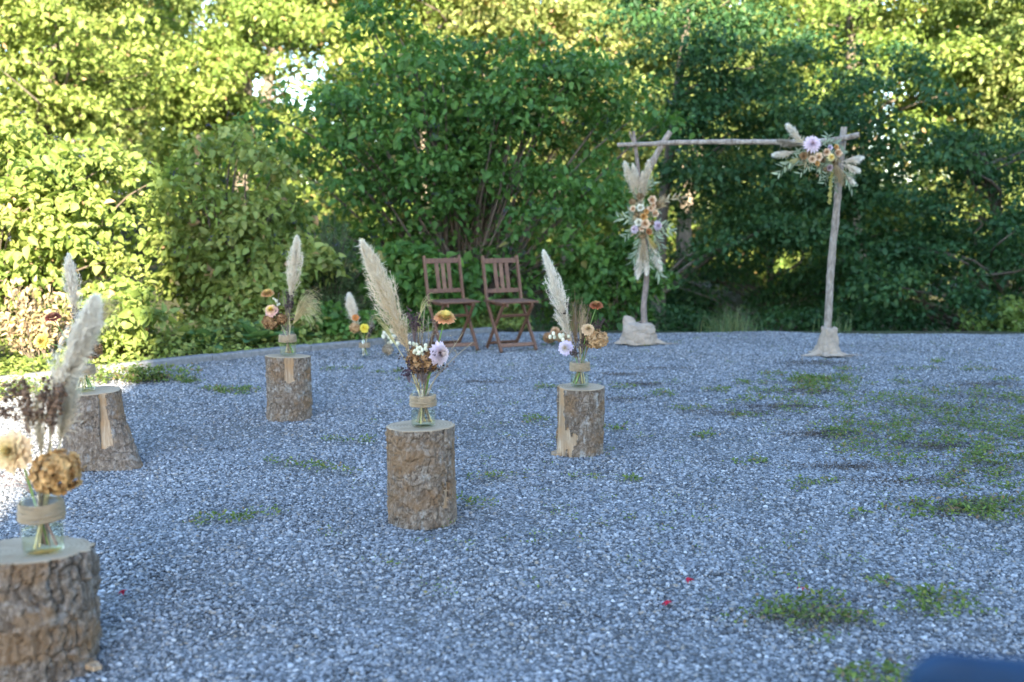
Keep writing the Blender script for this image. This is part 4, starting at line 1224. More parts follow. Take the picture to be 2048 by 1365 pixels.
def plume_hairs(mb, st, tp, width, r, n, cols, bend=0, hair=.00055):
    n = int(n * 2.2); hair = hair * 1.3
    """side branches along an axis, each carrying fine hairs"""
    ax = tp - st; L = np.linalg.norm(ax); a = nrm(ax)
    s = nrm(np.cross(a, V(0, 1, .01))); b = np.cross(a, s)
    nb = 150
    tb = np.linspace(0, .93, nb) + r.normal(size=nb) * .01
    env = np.interp(tb, [0, .12, .35, .7, .93], [.55, .9, 1.0, .85, .6]) * r.uniform(.55, 1.25, nb)
    ang = np.arange(nb) * 2.4 + r.normal(size=nb) * .8
    out = s[None] * np.cos(ang)[:, None] + b[None] * np.sin(ang)[:, None]
    alp = r.uniform(.13, .27, nb)
    Lb = np.minimum(.5 * width * env / np.sin(alp), ((1.0 - tb) * L + .02) * r.uniform(.75, 1.0, nb))
    P0 = st + ax * tb[:, None] + np.sin(PI * tb)[:, None] * V(bend, 0, 0)
    k = r.integers(0, nb, n); u = r.random(n) ** .8
    dirb = a[None] * np.cos(alp)[:, None] + out * np.sin(alp)[:, None]
    def onb(k, u):
        w = tb[k] + Lb[k] * u * np.cos(alp[k]) / L
        tp_ = np.clip((1.04 - w) / .55, 0, 1) ** .75               # narrows to a point at the tip
        return (P0[k] + a * (Lb[k] * u * np.cos(alp[k]))[:, None] + out[k] * (Lb[k] * u * np.sin(alp[k]) * tp_)[:, None]
                + (out[k] * .10 + V(0, 0, -.10)) * (Lb[k] * u ** 2.2 * tp_)[:, None])
    H0 = onb(k, u)
    stray = r.random(n) < .16                                  # loose fluff beyond the outline
    hd = nrm(dirb[k] + np.where(stray, .75, .30)[:, None] * r.normal(size=(n, 3)))
    hl = width * .34 * r.uniform(.6, 1.3, n) * (1 - .45 * u) * np.clip(1.25 - tb[k] * .6, .5, 1) * np.where(stray, 1.35, 1)
    v = np.linspace(0, 1, 3)
    P = H0[:, None] + hd[:, None] * (hl[:, None] * v)[..., None] + V(0, 0, -1) * ((.22 * hl)[:, None] * v ** 2)[..., None]
    P[:, 1:] += r.normal(size=(n, 2, 3)) * .0012
    W = np.broadcast_to(hair * np.array([1.1, 1.15, .3]), (n, 3))
    q = np.clip(u * .45 + tb[k] * .7 + .12 * r.normal(size=n), 0, 1)[:, None, None]
    cc = (np.array(cols[1]) * (1 - q) + np.array(cols[0]) * q) * np.ones((n, 3, 1)) * r.uniform(.85, 1.08, (n, 1, 1))
    ribbons(mb, P, W, nrm(r.normal(size=(n, 3))), cc)
    vb = np.linspace(0, 1, 6); kk = np.repeat(np.arange(nb), 6)
    Pb = onb(kk, np.tile(vb, nb)).reshape(nb, 6, 3)
    tubes_many(mb, Pb, np.broadcast_to(np.linspace(.0006, .0002, 6), (nb, 6)), 3, np.tile(np.array(cols[1]) * .9, (nb, 1)))
    return mb

def blossom(kind, pos, face, dia, c0, c1, seed):
    r = np.random.default_rng(seed); f = nrm(face); mb = MB()
    s = nrm(np.cross(f, V(.1, .2, 1))); t = np.cross(f, s); c0 = np.array(c0); c1 = np.array(c1)
    R = dia / 2
    if kind == 'hydrangea':
        n = 210
        d = nrm(r.normal(size=(n, 3)) + f * .35)
        P = pos + d * R * r.uniform(.72, 1.02, (n, 1)) * V(1, 1, .85)
        K = 4
        ang = np.tile(np.arange(K) * PI / 2, n) + np.repeat(r.uniform(0, 1.5, n), K)
        dd = np.repeat(nrm(d + .35 * r.normal(size=(n, 3))), K, axis=0)
        e1 = nrm(np.cross(dd, V(.3, .5, .8))); e2 = np.cross(dd, e1)
        D = e1 * np.cos(ang)[:, None] + e2 * np.sin(ang)[:, None] + dd * .35 + .2 * r.normal(size=(n * K, 3))
        cc = np.repeat(c0 + (c1 - c0) * r.random((n, 1)), K, axis=0) * r.uniform(.75, 1.2, (n * K, 1))
        Ls = R * .235 * r.uniform(.8, 1.25, n * K)
        leaf_batch(mb, np.repeat(P, K, axis=0), D, dd, Ls, Ls * .95, .35, -.15, cc)
        balls(mb, [pos], [R * .55], c0 * .4)
        return mb
    rows = {'dahlia': 8, 'zinnia': 7, 'rose': 5, 'spiky': 9}[kind]
    base = {'dahlia': 18, 'zinnia': 20, 'rose': 6, 'spiky': 26}[kind]
    for k in range(rows):
        q = k / (rows - 1)
        m = int(base * (1 - .45 * q)) if kind != 'rose' else base - (k > 2)
        el = {'dahlia': -.25 + 1.45 * q, 'zinnia': -.15 + 1.2 * q, 'rose': .25 + 1.05 * q, 'spiky': -.15 + 1.5 * q}[kind]
        ln = R * {'dahlia': 1.0 - .5 * q, 'zinnia': .62 - .16 * q, 'rose': 1.0 - .3 * q, 'spiky': 1.05 - .5 * q}[kind]
        a = np.arange(m) * 2 * PI / m + k * 2.4 + r.normal(size=m) * .08
        e = el + r.normal(size=m) * .08
        rad = s[None] * np.cos(a)[:, None] + t[None] * np.sin(a)[:, None]
        D = rad * np.cos(e)[:, None] + f[None] * np.sin(e)[:, None]
        N = -rad * np.sin(e)[:, None] + f[None] * np.cos(e)[:, None]
        P = pos + rad * R * .10 * (1 - q) + f * (R * (.05 + .30 * q) - R * .1)
        if kind == 'zinnia':                                  # a ruffled pompom
            P = pos + (rad * math.cos(max(el, 0)) + f * (.62 * math.sin(max(el, 0)) - .1)) * R * .45
        w = ln * {'dahlia': .66, 'zinnia': .75, 'rose': 1.15, 'spiky': .24}[kind]
        cc = (c0 + (c1 - c0) * q ** 1.5)[None] * r.uniform(.85, 1.12, (m, 1))
        leaf_batch(mb, P, D, N, ln * r.uniform(.9, 1.08, m), w, .35 if kind != 'rose' else .55, {'dahlia': -.12, 'zinnia': .06, 'rose': -.35, 'spiky': -.1}[kind], cc)
    balls(mb, [pos + f * R * .12], [R * .22], c1)
    return mb

CREAM = ((.82, .76, .64), (.68, .54, .37)); WARM = ((.82, .74, .60), (.64, .47, .27)); WHITE = ((.84, .79, .69), (.72, .60, .45))
BROWN = ((.17, .085, .038), (.36, .21, .10)); TAN = ((.32, .185, .085), (.52, .34, .18))

# nearest log
zA = .340
make_jar((-1.335, 2.74, zA), 1.18, 'large twine wrapped glass jar on the nearest log at lower left')
B = Bouquet((-1.335, 2.74, zA), 1.18, 'in the jar on the nearest log', 1)
B.plume('big pale pampas plume', (.030, .02, .40), (.160, .03, .715), .115, 11, 3600, WHITE, .012, .0007)
B.plume('short pampas plume', (.040, .05, .30), (.075, .08, .52), .09, 12, 1500, CREAM, .0, .0007)
B.round_flower('dahlia', 'blurred peach yellow dahlia', (-.052, -.04, .305), (-.15, -1, .25), .115, 'dahlia', (.82, .58, .34), (.78, .62, .26), 13)
B.round_flower('dried_hydrangea', 'tan brown hydrangea head', (.066, -.03, .245), (.2, -.9, .2), .13, 'hydrangea', (.36, .19, .07), (.56, .34, .14), 14, (.2, .15, .08))
B.seeds('dark brown seed sprig at left', (-.02, 0, .36), .15, .034, 15, (.14, .085, .055), 200, .005, twigs=16)
B.seeds('dark brown seed sprig at right', (.05, -.01, .36), .15, .030, 16, (.14, .085, .055), 200, .005, twigs=16)
B.fan('pale grass panicle', (.01, 0, .28), (.02, -.02, .45), .05, 17, 90, (.46, .37, .24), .02)
B.twigs('thin pinkish twigs drooping left', [(-.13, -.02, .24), (-.15, 0, .17), (-.10, .03, .30)], 18, (.26, .14, .11))

# flared log
zF = .383
JF = (-2.22, 5.10, zF)
make_jar(JF, 1.08, 'twine wrapped glass jar on the flared log')
B = Bouquet(JF, 1.08, 'in the jar on the flared log', 2)
B.plume('tall pampas plume', (-.02, .0, .36), (-.045, .02, .69), .10, 21, 2200, WHITE, -.012)
B.round_flower('zinnia', 'dull red zinnia', (-.14, -.01, .385), (-.1, -.25, 1), .085, 'zinnia', (.40, .12, .10), (.34, .14, .08), 22)
B.round_flower('dahlia', 'yellow dahlia', (-.20, -.02, .265), (-.3, -.9, .3), .085, 'dahlia', (.70, .52, .14), (.72, .60, .16), 23)
B.fan('golden fan of grass leaning right', (.05, .02, .28), (.165, .03, .45), .06, 24, 150, (.50, .38, .20), .04)
B.seeds('dark seed sprig', (-.02, 0, .34), .12, .03, 25, n=80)
B.round_flower('dried_hydrangea', 'brown hydrangea head', (.04, .0, .22), (.2, -.9, .4), .11, 'hydrangea', *BROWN, 26, (.2, .15, .08))

# log with bare stripe
zM = .404
JM = (-1.42, 6.25, zM)
make_jar(JM, 1.06, 'clear twine wrapped jar on the log with the bare stripe')
B = Bouquet(JM, 1.06, 'in the jar on the bare striped log', 3)
B.plume('upright fat pampas plume', (.016, .02, .33), (.066, .03, .735), .115, 31, 3000, CREAM, .004)
B.seeds('dark seed sprig before the plume', (.02, -.01, .28), .14, .022, 32, n=110)
B.fan('golden grass fan drooping right', (.035, 0, .20), (.185, -.01, .335), .055, 33, 170, (.52, .42, .22), .055)
B.round_flower('zinnia', 'flat peach zinnia', (-.118, 0, .395), (-.1, -.35, 1), .085, 'zinnia', (.62, .33, .14), (.50, .32, .10), 34)
B.round_flower('dahlia', 'pink dahlia with yellow middle', (-.092, -.02, .29), (-.15, -.8, .6), .085, 'dahlia', (.70, .42, .36), (.80, .62, .10), 35)
B.round_flower('dried_hydrangea', 'brown hydrangea head', (-.10, -.01, .215), (-.4, -.8, .0), .10, 'hydrangea', *BROWN, 36, (.2, .15, .08))
B.seeds('brown spray around the neck', (-.03, .01, .19), .12, .04, 40, (.085, .055, .042), 110, .0036, twigs=12)
B.pods('small pale pod sprig', (-.062, .01, .33), .016, 37, 7, (.006, .009))
B.twigs('thin dark twigs', [(-.05, .01, .40), (-.03, .02, .42), (-.02, 0, .37), (.0, .0, .35)], 38)
B.round_flower('dried_hydrangea', 'small brown flower', (-.03, -.01, .235), (-.1, -1, .3), .07, 'hydrangea', *BROWN, 39, (.2, .15, .08))

# centre log
zC = .405
JC = (-.375, 4.13, zC)
make_jar(JC, 1.08, 'twine wrapped glass jar on the centre log')
B = Bouquet(JC, 1.08, 'in the jar on the centre log', 4)
B.plume('long pampas plume leaning left', (-.055, .01, .31), (-.243, .0, .765), .125, 41, 4200, WARM, .012)
B.round_flower('zinnia', 'orange zinnia on a green stalk', (.095, 0, .462), (.15, -.35, 1), .092, 'zinnia', (.76, .38, .19), (.62, .46, .12), 42, (.12, .22, .035))
B.round_flower('dahlia', 'lilac pink dahlia facing right', (.072, -.02, .315), (.85, -.65, .1), .10, 'dahlia', (.74, .62, .68), (.76, .62, .54), 43)
B.round_flower('dried_hydrangea', 'rust brown hydrangea head', (.0, .02, .285), (.1, -.9, .3), .135, 'hydrangea', *BROWN, 44, (.2, .15, .08))
B.seeds('dark lacy seed spray', (-.035, .02, .37), .13, .04, 45, (.085, .055, .055), 120, .0036)
B.seeds('dark purple sprig by the jar neck', (-.055, -.02, .20), .10, .022, 46, (.055, .035, .045), 70, .0036)
B.seeds('dense dark brown spray around the neck', (.0, -.02, .20), .13, .05, 53, (.075, .048, .038), 150, .0036, twigs=16)
B.seeds('dark sprig right of the plume', (.03, -.02, .25), .10, .025, 47, (.075, .05, .05), 70, .0036)
B.pods('cream pod sprig', (-.01, -.045, .315), .020, 48, 16, (.006, .009))
B.fan('yellowish grass spike at left', (-.10, 0, .33), (-.195, .0, .47), .012, 49, 26, (.50, .44, .20), .01)
B.fan('dark brown filler grass', (-.02, .01, .20), (-.03, .01, .37), .05, 52, 90, (.13, .085, .06), .0)
B.twigs('thin bare twigs', [(.01, 0, .50), (.025, .01, .47), (.17, .01, .40), (.21, 0, .36), (-.01, .02, .44), (.045, 0, .44)], 50, (.24, .19, .12))
B.fan('pale curled grass tip', (-.02, .02, .45), (.035, .02, .54), .012, 51, 18, (.45, .40, .18), .03)

# peeled log
zR = .371
JR = (.365, 5.30, zR)
make_jar(JR, 1.06, 'twine wrapped glass jar on the peeled log')
B = Bouquet(JR, 1.06, 'in the jar on the peeled log', 5)
B.plume('slim pampas plume leaning left', (-.05, .01, .25), (-.197, .0, .715), .095, 61, 3400, WHITE, .010)
B.round_flower('zinnia', 'rust orange zinnia', (.085, 0, .44), (.0, -.3, 1), .075, 'zinnia', (.50, .17, .08), (.34, .16, .06), 62)
B.round_flower('dried_hydrangea', 'beige hydrangea head', (.088, -.01, .26), (.2, -.9, .2), .115, 'hydrangea', *TAN, 63, (.2, .15, .08))
B.round_flower('dahlia', 'pale peach dahlia', (.04, -.03, .315), (.1, -.8, .6), .07, 'dahlia', (.66, .46, .28), (.62, .42, .2), 64)
B.round_flower('dahlia', 'lilac dahlia', (-.078, -.03, .215), (-.3, -.9, .1), .08, 'dahlia', (.62, .54, .70), (.66, .56, .42), 65)
B.pods('white pod sprig', (-.115, .0, .26), .022, 66, 8, (.008, .011))
B.fan('sandy wheat like grass', (.0, .0, .22), (.02, .01, .40), .03, 67, 120, (.42, .31, .18), .01)
B.fan('brown grass spray', (-.02, .02, .22), (-.035, .02, .43), .045, 68, 90, (.26, .18, .10), .0)
B.seeds('dark seed sprig at left', (-.085, .02, .36), .10, .022, 69, n=70)
B.seeds('dark seed sprig at right', (.095, .01, .30), .10, .018, 70, n=50)
B.seeds('dense dark brown spray around the neck', (.01, .01, .19), .14, .05, 74, (.085, .055, .042), 150, .0036, twigs=16)
B.seeds('dark sprig hanging low at the neck', (-.03, -.045, .17), .06, .02, 71, n=40)
B.fan('dark brown filler grass', (.02, .01, .19), (.03, .01, .34), .05, 73, 90, (.14, .09, .065), .0)
B.twigs('thin dark twigs', [(.0, 0, .44), (.045, .01, .43), (-.03, .01, .46), (.06, .02, .40)], 72)

# jar on the ground left of the chairs
JG = (-1.335, 8.94, .012)
make_jar(JG, .98, 'small jar on the gravel left of the chairs', candle=True)
B = Bouquet(JG, .98, 'in the jar on the gravel', 6)
B.plume('bushy white pampas plume', (-.06, .0, .24), (-.13, .0, .555), .15, 81, 2200, WHITE, .0, .0009)
B.round_flower('zinnia', 'small orange zinnia', (-.07, -.05, .36), (.2, -.9, .5), .065, 'zinnia', (.62, .25, .08), (.55, .22, .06), 82)
B.round_flower('dried_hydrangea', 'brown hydrangea head', (-.078, -.04, .265), (-.2, -.9, .2), .095, 'hydrangea', *TAN, 83, (.2, .15, .08))
B.round_flower('dahlia', 'round bright yellow dahlia', (.008, -.06, .265), (.05, -1, .15), .082, 'dahlia', (.74, .62, .10), (.76, .56, .05), 84)
B.fan('beige grass panicle', (.03, .0, .2), (.075, .0, .31), .035, 85, 70, (.42, .36, .27), .0)
B.seeds('dark seed sprig', (.04, .01, .18), .13, .04, 86, n=50)

# loose sprigs lying by the ground jar and right of the chairs
def ground_posy(loc, label, seed, what):
    root = thing('flower_posy', loc, label, 'flowers'); r = np.random.default_rng(seed)
    sb = MB()
    if what == 'pods':
        for k in range(11):
            e = V(*(r.normal(size=3) * V(.06, .03, .05))) + V(0, 0, .15)
            tube(sb, smooth_path([V(0, 0, 0), e * .5 + V(0, 0, .02), e], 6), .0015, 4, np.array([.3, .25, .15]))
            t = MB(); u = np.linspace(0, 1, 7); lathe(t, np.stack([np.sin(u * PI) ** .8, -np.cos(u * PI) * 1.2], -1) * .018, 9, np.array((.60, .56, .42)) * r.uniform(.85, 1.15))
            t.v[0] = (t.v[0] + e).astype(np.float32); t.build('pod', M['dried'], root)
        sb.build('stems', M['stem'], root)
        blossom('hydrangea', V(.0, 0, .06), V(0, -1, .5), .10, (.24, .18, .12), (.36, .30, .22), seed).build('flower_head', M['dried'], root)
    else:
        for k, (x, z, d, kd, c0, c1) in enumerate([(-.06, .07, .12, 'hydrangea', (.30, .16, .08), (.42, .26, .14)), (.06, .08, .13, 'hydrangea', (.26, .15, .08), (.40, .26, .15)),
                                                   (.0, .13, .10, 'dahlia', (.55, .34, .2), (.5, .3, .14)), (.12, .06, .09, 'dahlia', (.58, .40, .26), (.55, .38, .2))]):
            blossom(kd, V(x, 0, z), V(.1 * k - .1, -1, .6), d, c0, c1, seed + k).build('flower_head', M['petal' if kd == 'dahlia' else 'dried'], root)
        n = 40
        leaf_batch(sb, V(0, 0, .05) + r.normal(size=(n, 3)) * V(.09, .03, .02), r.normal(size=(n, 3)) + V(-.3, 0, .4), r.normal(size=(n, 3)), .07, .018, .3, .3, np.array([[.10, .15, .08]]) * r.uniform(.7, 1.4, (n, 1)))
        sb.build('leaves', M['petal'], root)
    return root
ground_posy((-1.13, 8.98, .01), 'cluster of white pods on the gravel right of the ground jar', 91, 'pods')
ground_posy((.43, 9.78, .01), 'low rust brown flower posy on the gravel right of the chairs', 92, 'posy')

# ------------------------------------------------------------------ folding chairs
def folding_chair(loc, rz, label):
    root = thing('folding_chair', loc, label, 'chair', 'wooden folding chairs', rz)
    X_ = V(1, 0, 0)
    for s in (-1, 1):
        mb = MB()
        a, b, c = V(s * .185, -.20, .885), V(s * .185, -.105, .46), V(s * .185, .215, 0)
        bar(mb, a, b + (c - b) * .02, .022, .040, X_); bar(mb, b, c, .022, .038, X_)
        mb.build('long_rail', M['chair_wood'], root, False)
        mb = MB(); bar(mb, V(s * .155, .20, .445), V(s * .155, -.17, 0), .020, .034, X_); mb.build('short_leg', M['chair_wood'], root, False)
    back = lambda z: -.105 - .095 * (z - .46) / .425
    for z, w, nm in ((.835, .05, 'top_rail'), (.55, .042, 'lower_rail')):
        mb = MB(); bar(mb, V(-.175, back(z), z), V(.175, back(z), z), w, .018, V(0, -.22, 1)); mb.build(nm, M['chair_wood'], root, False)
    for k, x in enumerate((-.062, .0, .062)):
        mb = MB(); bar(mb, V(x, back(.56) + .002, .565), V(x, back(.82) + .002, .815), .040, .011, X_); mb.build('back_slat', M['chair_wood' if k != 1 else 'chair_wood_pale'], root, False)
    for k in range(6):
        y = -.12 + k * .066
        mb = MB(); bar(mb, V(-.20, y, .462 - .004 * (k == 0)), V(.20, y, .462 - .004 * (k == 0)), .056, .016, V(0, 1, 0)); mb.build('seat_slat', M['chair_wood'], root, False)
    for s in (-1, 1):
        mb = MB(); bar(mb, V(s * .13, -.14, .438), V(s * .13, .235, .438), .020, .030, X_); mb.build('seat_rail', M['chair_wood'], root, False)
    for p0, w, nm in ((V(.155, .105, .328), .03, 'cross_bar'), (V(.155, -.135, .045), .032, 'cross_bar')):
        mb = MB(); bar(mb, p0 * V(-1, 1, 1), p0, w, .016, V(0, .7, 1)); mb.build(nm, M['chair_wood'], root, False)
    mb = MB(); bar(mb, V(-.185, .175, .055), V(.185, .175, .055), .036, .016, V(0, -.6, 1)); mb.build('cross_bar', M['chair_wood_pale'], root, False)
    return root
folding_chair((-.59, 9.50, .008), math.radians(208), 'left brown wooden folding chair, behind the orange zinnia')
folding_chair((-.03, 9.52, .008), math.radians(207), 'right brown wooden folding chair, nearer the arch')

# near blue chair, only its back's corner in view
bc = thing('plastic_chair', (.605, 1.11, .03), 'dark blue plastic chair back out of focus at the lower right corner', 'chair', rz=math.radians(-4))
def rounded_slab(w, h, t, rad, curve):
    n = 10; pts = []
    for cx, cz, a0 in ((w / 2 - rad, h - rad, 0), (-w / 2 + rad, h - rad, PI / 2), (-w / 2 + rad, rad, PI), (w / 2 - rad, rad, 1.5 * PI)):
        for a in np.linspace(a0, a0 + PI / 2, n): pts.append((cx + rad * math.cos(a), cz + rad * math.sin(a)))
    pts = np.array(pts); m = len(pts); c = pts.mean(0)
    mb = MB(); rings = []
    for k, y in ((.0, -.5), (.35, -.5), (.7, -.5), (.96, -.5), (1.0, -.2), (1.0, .2), (.96, .5), (.7, .5), (.35, .5), (0, .5)):
        q = c + (pts - c) * k
        rings.append(np.stack([q[:, 0], y * t - curve * (1 - (q[:, 0] / (w / 2)) ** 2), q[:, 1]], -1))
    vv = np.concatenate(rings); R_ = len(rings)
    i = np.arange(R_ - 1)[:, None] * m; j = np.arange(m)[None]
    F = np.stack([i + j, i + (j + 1) % m, i + m + (j + 1) % m, i + m + j], -1).reshape(-1, 4)
    mb.add(vv, F); return mb
o = rounded_slab(.46, .34, .02, .035, .012).build('backrest', M['blue_plastic'], bc, loc=(0, -.17, .505)); o.rotation_euler = (math.radians(8), math.radians(4), 0)
o = rounded_slab(.44, .42, .02, .08, .0).build('seat', M['blue_plastic'], bc, loc=(0, -.12, .45)); o.rotation_euler = (math.radians(-90), 0, 0)
for sx in (-1, 1):
    mb = MB(); tube(mb, smooth_path([V(sx * .2, -.24, 0), V(sx * .19, -.17, .44), V(sx * .17, -.155, .60)], 10), .011, 8); mb.build('leg', M['chair_metal'], bc)
    mb = MB(); tube(mb, smooth_path([V(sx * .21, .30, 0), V(sx * .19, .26, .43)], 8), .011, 8); mb.build('leg', M['chair_metal'], bc)

# ------------------------------------------------------------------ the arch
arch = thing('wedding_arch', (2.0, 9.5, 0), 'rustic arch of rough branches with a forked left post', 'arch')
def W2(p): return np.asarray(p, float) - V(2.0, 9.5, 0)
def branch(pts, r0, r1, n, seed, knots=5):
    r = np.random.default_rng(seed); P = smooth_path([W2(p) for p in pts], n)
    P[1:-1] += r.normal(size=(n - 2, 3)) * .0007
    R = np.linspace(r0, r1, n) * (1 + .018 * r.normal(size=n))
    for k in range(knots):
        c = r.integers(3, n - 3); R[c] *= 1.14
    mb = MB(); tube(mb, P, R, 14, rough=.03, seed=seed); 
    return mb
mb = branch([(1.335, 9.82, .0), (1.305, 9.82, .35), (1.325, 9.81, .75), (1.285, 9.81, 1.2), (1.245, 9.82, 1.55), (1.215, 9.82, 1.82), (1.175, 9.83, 2.09)], .032, .016, 44, 1)
mb.merge(branch([(1.19, 9.83, 1.96), (1.16, 9.82, 2.02), (1.135, 9.82, 2.09)], .015, .004, 8, 4, 0))
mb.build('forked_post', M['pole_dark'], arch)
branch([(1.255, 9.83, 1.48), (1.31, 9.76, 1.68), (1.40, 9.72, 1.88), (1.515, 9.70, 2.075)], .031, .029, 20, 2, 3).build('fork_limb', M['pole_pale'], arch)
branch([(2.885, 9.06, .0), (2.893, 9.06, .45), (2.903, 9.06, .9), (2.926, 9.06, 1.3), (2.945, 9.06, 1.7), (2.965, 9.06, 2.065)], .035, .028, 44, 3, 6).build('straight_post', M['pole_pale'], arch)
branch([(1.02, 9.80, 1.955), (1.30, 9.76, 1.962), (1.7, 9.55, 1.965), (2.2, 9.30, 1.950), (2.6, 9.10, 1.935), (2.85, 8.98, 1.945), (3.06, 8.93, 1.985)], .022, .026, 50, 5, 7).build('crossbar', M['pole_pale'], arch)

# burlap wraps
def burlap(loc, label, prof, folds, amp, stretch, seed, peak=None, tail=None):
    r = np.random.default_rng(seed); n, m = 46, 96
    t = np.linspace(0, 1, n); a = np.linspace(0, 2 * PI, m, endpoint=False)
    A, T = np.meshgrid(a, t)
    Rr = np.interp(T, [p[0] for p in prof], [p[1] for p in prof])
    fold = sum(am * (1 - 2 * np.abs(np.sin(A * k * .5 + ph + .9 * T + .8 * (fbm2(A / (2 * PI) * 6, T * 3, seed + 40, 3, 6) - .5))) ** .8) for k, am, ph in folds)
    nz = fbm2(A / (2 * PI) * 9, T * 4, seed, 4, 9) - .5
    crease = np.abs(fbm2(A / (2 * PI) * 12, T * 7, seed + 50, 3, 12) - .5)
    Rr = Rr * (1 + amp * fold * (1.15 - T) + .22 * nz - .20 * np.clip(.12 - crease, 0, 1) * 4)
    hz = np.interp(T, [p[0] for p in prof], [p[2] for p in prof])
    x = Rr * np.cos(A) * stretch[0]; y = Rr * np.sin(A) * stretch[1]
    z = hz + .03 * nz * (T > .06)
    z = np.where(T < .08, .010 + .018 * np.clip(fold, -1, 1) + .012, z)
    if peak is not None:
        pa, pw, ph = peak
        da = np.abs((A - pa + PI) % (2 * PI) - PI); k = np.exp(-(da / pw) ** 2) * np.sin(PI * np.clip(T, 0, 1)) ** .6
        z = z + ph * k; 
    if tail is not None:
        for ta, tw, tl in tail:
            da = np.abs((A - ta + PI) % (2 * PI) - PI); k = np.exp(-(da / tw) ** 2) * np.clip(1 - T * 4.2, 0, 1) ** 1.25
            x = x + tl * k * math.cos(ta); y = y + tl * k * math.sin(ta)
    z = np.maximum(z, .012)
    vv = np.stack([x, y, z], -1).reshape(-1, 3)
    i = np.arange(n - 1)[:, None]; j = np.arange(m)[None]
    F = np.stack([i * m + j, i * m + (j + 1) % m, (i + 1) * m + (j + 1) % m, (i + 1) * m + j], -1).reshape(-1, 4)
    ob = MB().add(vv, F).build('burlap_wrap', M['burlap'], loc=loc)
    md = ob.modifiers.new('thickness', 'SOLIDIFY'); md.thickness = .004
    return tag(ob, label, 'burlap', 'burlap wraps')
burlap((1.27, 9.84, 0), 'bulky burlap sack around the foot of the forked post', [(0, .215, .012), (.10, .200, .015), (.28, .195, .10), (.5, .185, .16), (.72, .150, .205), (.9, .075, .225), (1, .038, .225)],
       [(2, .35, 1.4), (3, .25, .4), (7, .10, .3)], .30, (1.0, .7), 3, (PI * .98, .38, .10), [(-.12, .14, .19), (PI + .1, .25, .08), (-1.8, .2, .05)])
burlap((2.90, 9.05, 0), 'burlap draped like a skirt around the foot of the straight post', [(0, .165, .012), (.12, .145, .018), (.24, .125, .055), (.42, .105, .11), (.6, .088, .17), (.85, .078, .25), (.95, .066, .262), (1, .040, .262)],
       [(2, .25, .9), (3, .3, 2.4), (7, .16, .8)], .5, (1.0, .75), 8, (PI * .9, .6, .04), [(PI + .25, .30, .17), (-.10, .20, .20), (-1.0, .22, .12), (-1.9, .2, .06)])

# floral arrangements on the arch
def leaves_sprig(root, p0, p1, n, L, seed, col=(.22, .26, .17)):
    r = np.random.default_rng(seed); p0 = V(*p0); p1 = V(*p1)
    P = smooth_path([p0, (p0 + p1) / 2 + V(0, -.02, .03), p1], 10); mb = MB()
    tube(mb, P, .0022, 4, np.array([.16, .15, .09]), cap=False)
    t = np.linspace(.15, 1, n); q = np.stack([np.interp(t, np.linspace(0, 1, 10), P[:, c]) for c in range(3)], -1)
    tg = nrm(p1 - p0); sd = nrm(np.cross(tg, V(0, -1, .2))) * np.where(np.arange(n) % 2, 1, -1)[:, None]
    leaf_batch(mb, q, tg * .8 + sd * .75 + .25 * r.normal(size=(n, 3)), V(0, -1, .4) + .6 * r.normal(size=(n, 3)), L * r.uniform(.75, 1.2, n), L * .24, .3, .15, np.array([col]) * r.uniform(.7, 1.4, (n, 1)))
    mb.build('olive_sprig', M['petal'], root)

def arr_plume(root, p0, p1, w, seed, n=900, cols=WHITE):
    plume_hairs(MB(), V(*p0), V(*p1), w * 1.25, np.random.default_rng(seed), int(n * .48), cols, 0, .0013).build('pampas_plume', M['plume'], root)

def arr_fan(root, p0, p1, spread, seed, n=70, col=(.40, .29, .16)):
    r = np.random.default_rng(seed); p0 = V(*p0); p1 = V(*p1)
    e = p1 + r.normal(size=(n, 3)) * spread; t = np.linspace(0, 1, 6)
    P = p0 + (e - p0)[:, None] * t[None, :, None] + V(0, -.02, 0) * np.sin(t * PI)[None, :, None]
    mb = MB(); tubes_many(mb, P, np.full((n, 6), .0014), 3, np.array([col]) * r.uniform(.7, 1.3, (n, 1)))
    mb.build('dried_grass', M['dried'], root)

PEACH = ((.76, .56, .38), (.70, .44, .25)); WROSE = ((.76, .72, .60), (.70, .64, .44)); ORNG = ((.70, .42, .16), (.60, .30, .08)); RUST = ((.46, .22, .10), (.32, .13, .05)); LILAC = ((.64, .54, .62), (.60, .46, .54))
s = .00494
AL = thing('floral_arrangement', (1.265, 9.77, 1.25), 'tall arrangement of roses, plumes and olive leaves on the forked post', 'flowers', 'arch flowers')
def pl(px, py): return ((px - 1282) * s, -.06, (432 - py) * s)       # metres from the arrangement's middle
for k, (a, b, w) in enumerate([((1278, 400), (1246, 325), .13), ((1276, 402), (1262, 330), .12), ((1282, 398), (1292, 322), .11), ((1274, 405), (1257, 350), .10), ((1280, 396), (1280, 345), .09)]):
    arr_plume(AL, pl(*a), pl(*b), w, 300 + k, 900, CREAM)
for k, (a, b) in enumerate([((1280, 470), (1274, 546)), ((1284, 470), (1291, 538)), ((1292, 470), (1319, 530))]):
    arr_plume(AL, pl(*a), pl(*b), .10, 310 + k, 800, WHITE)
ROS = [(1297, 397, 15, PEACH), (1276, 412, 13, WROSE), (1295, 413, 12, PEACH), (1303, 423, 14, PEACH), (1282, 429, 13, ORNG), (1285, 443, 17, PEACH), (1273, 440, 14, WROSE), (1292, 458, 12, RUST), (1262, 414, 11, PEACH), (1287, 419, 10, ORNG), (1300, 408, 10, PEACH), (1279, 452, 10, PEACH)]
for k, (x, y, d, c) in enumerate(ROS):
    p = V(*pl(x, y)) + V(0, -.06, 0)
    blossom('rose', p, V((x - 1285) * .02, -1, .25), d * s * 1.28, *c, 320 + k).build('rose', M['petal'], AL)
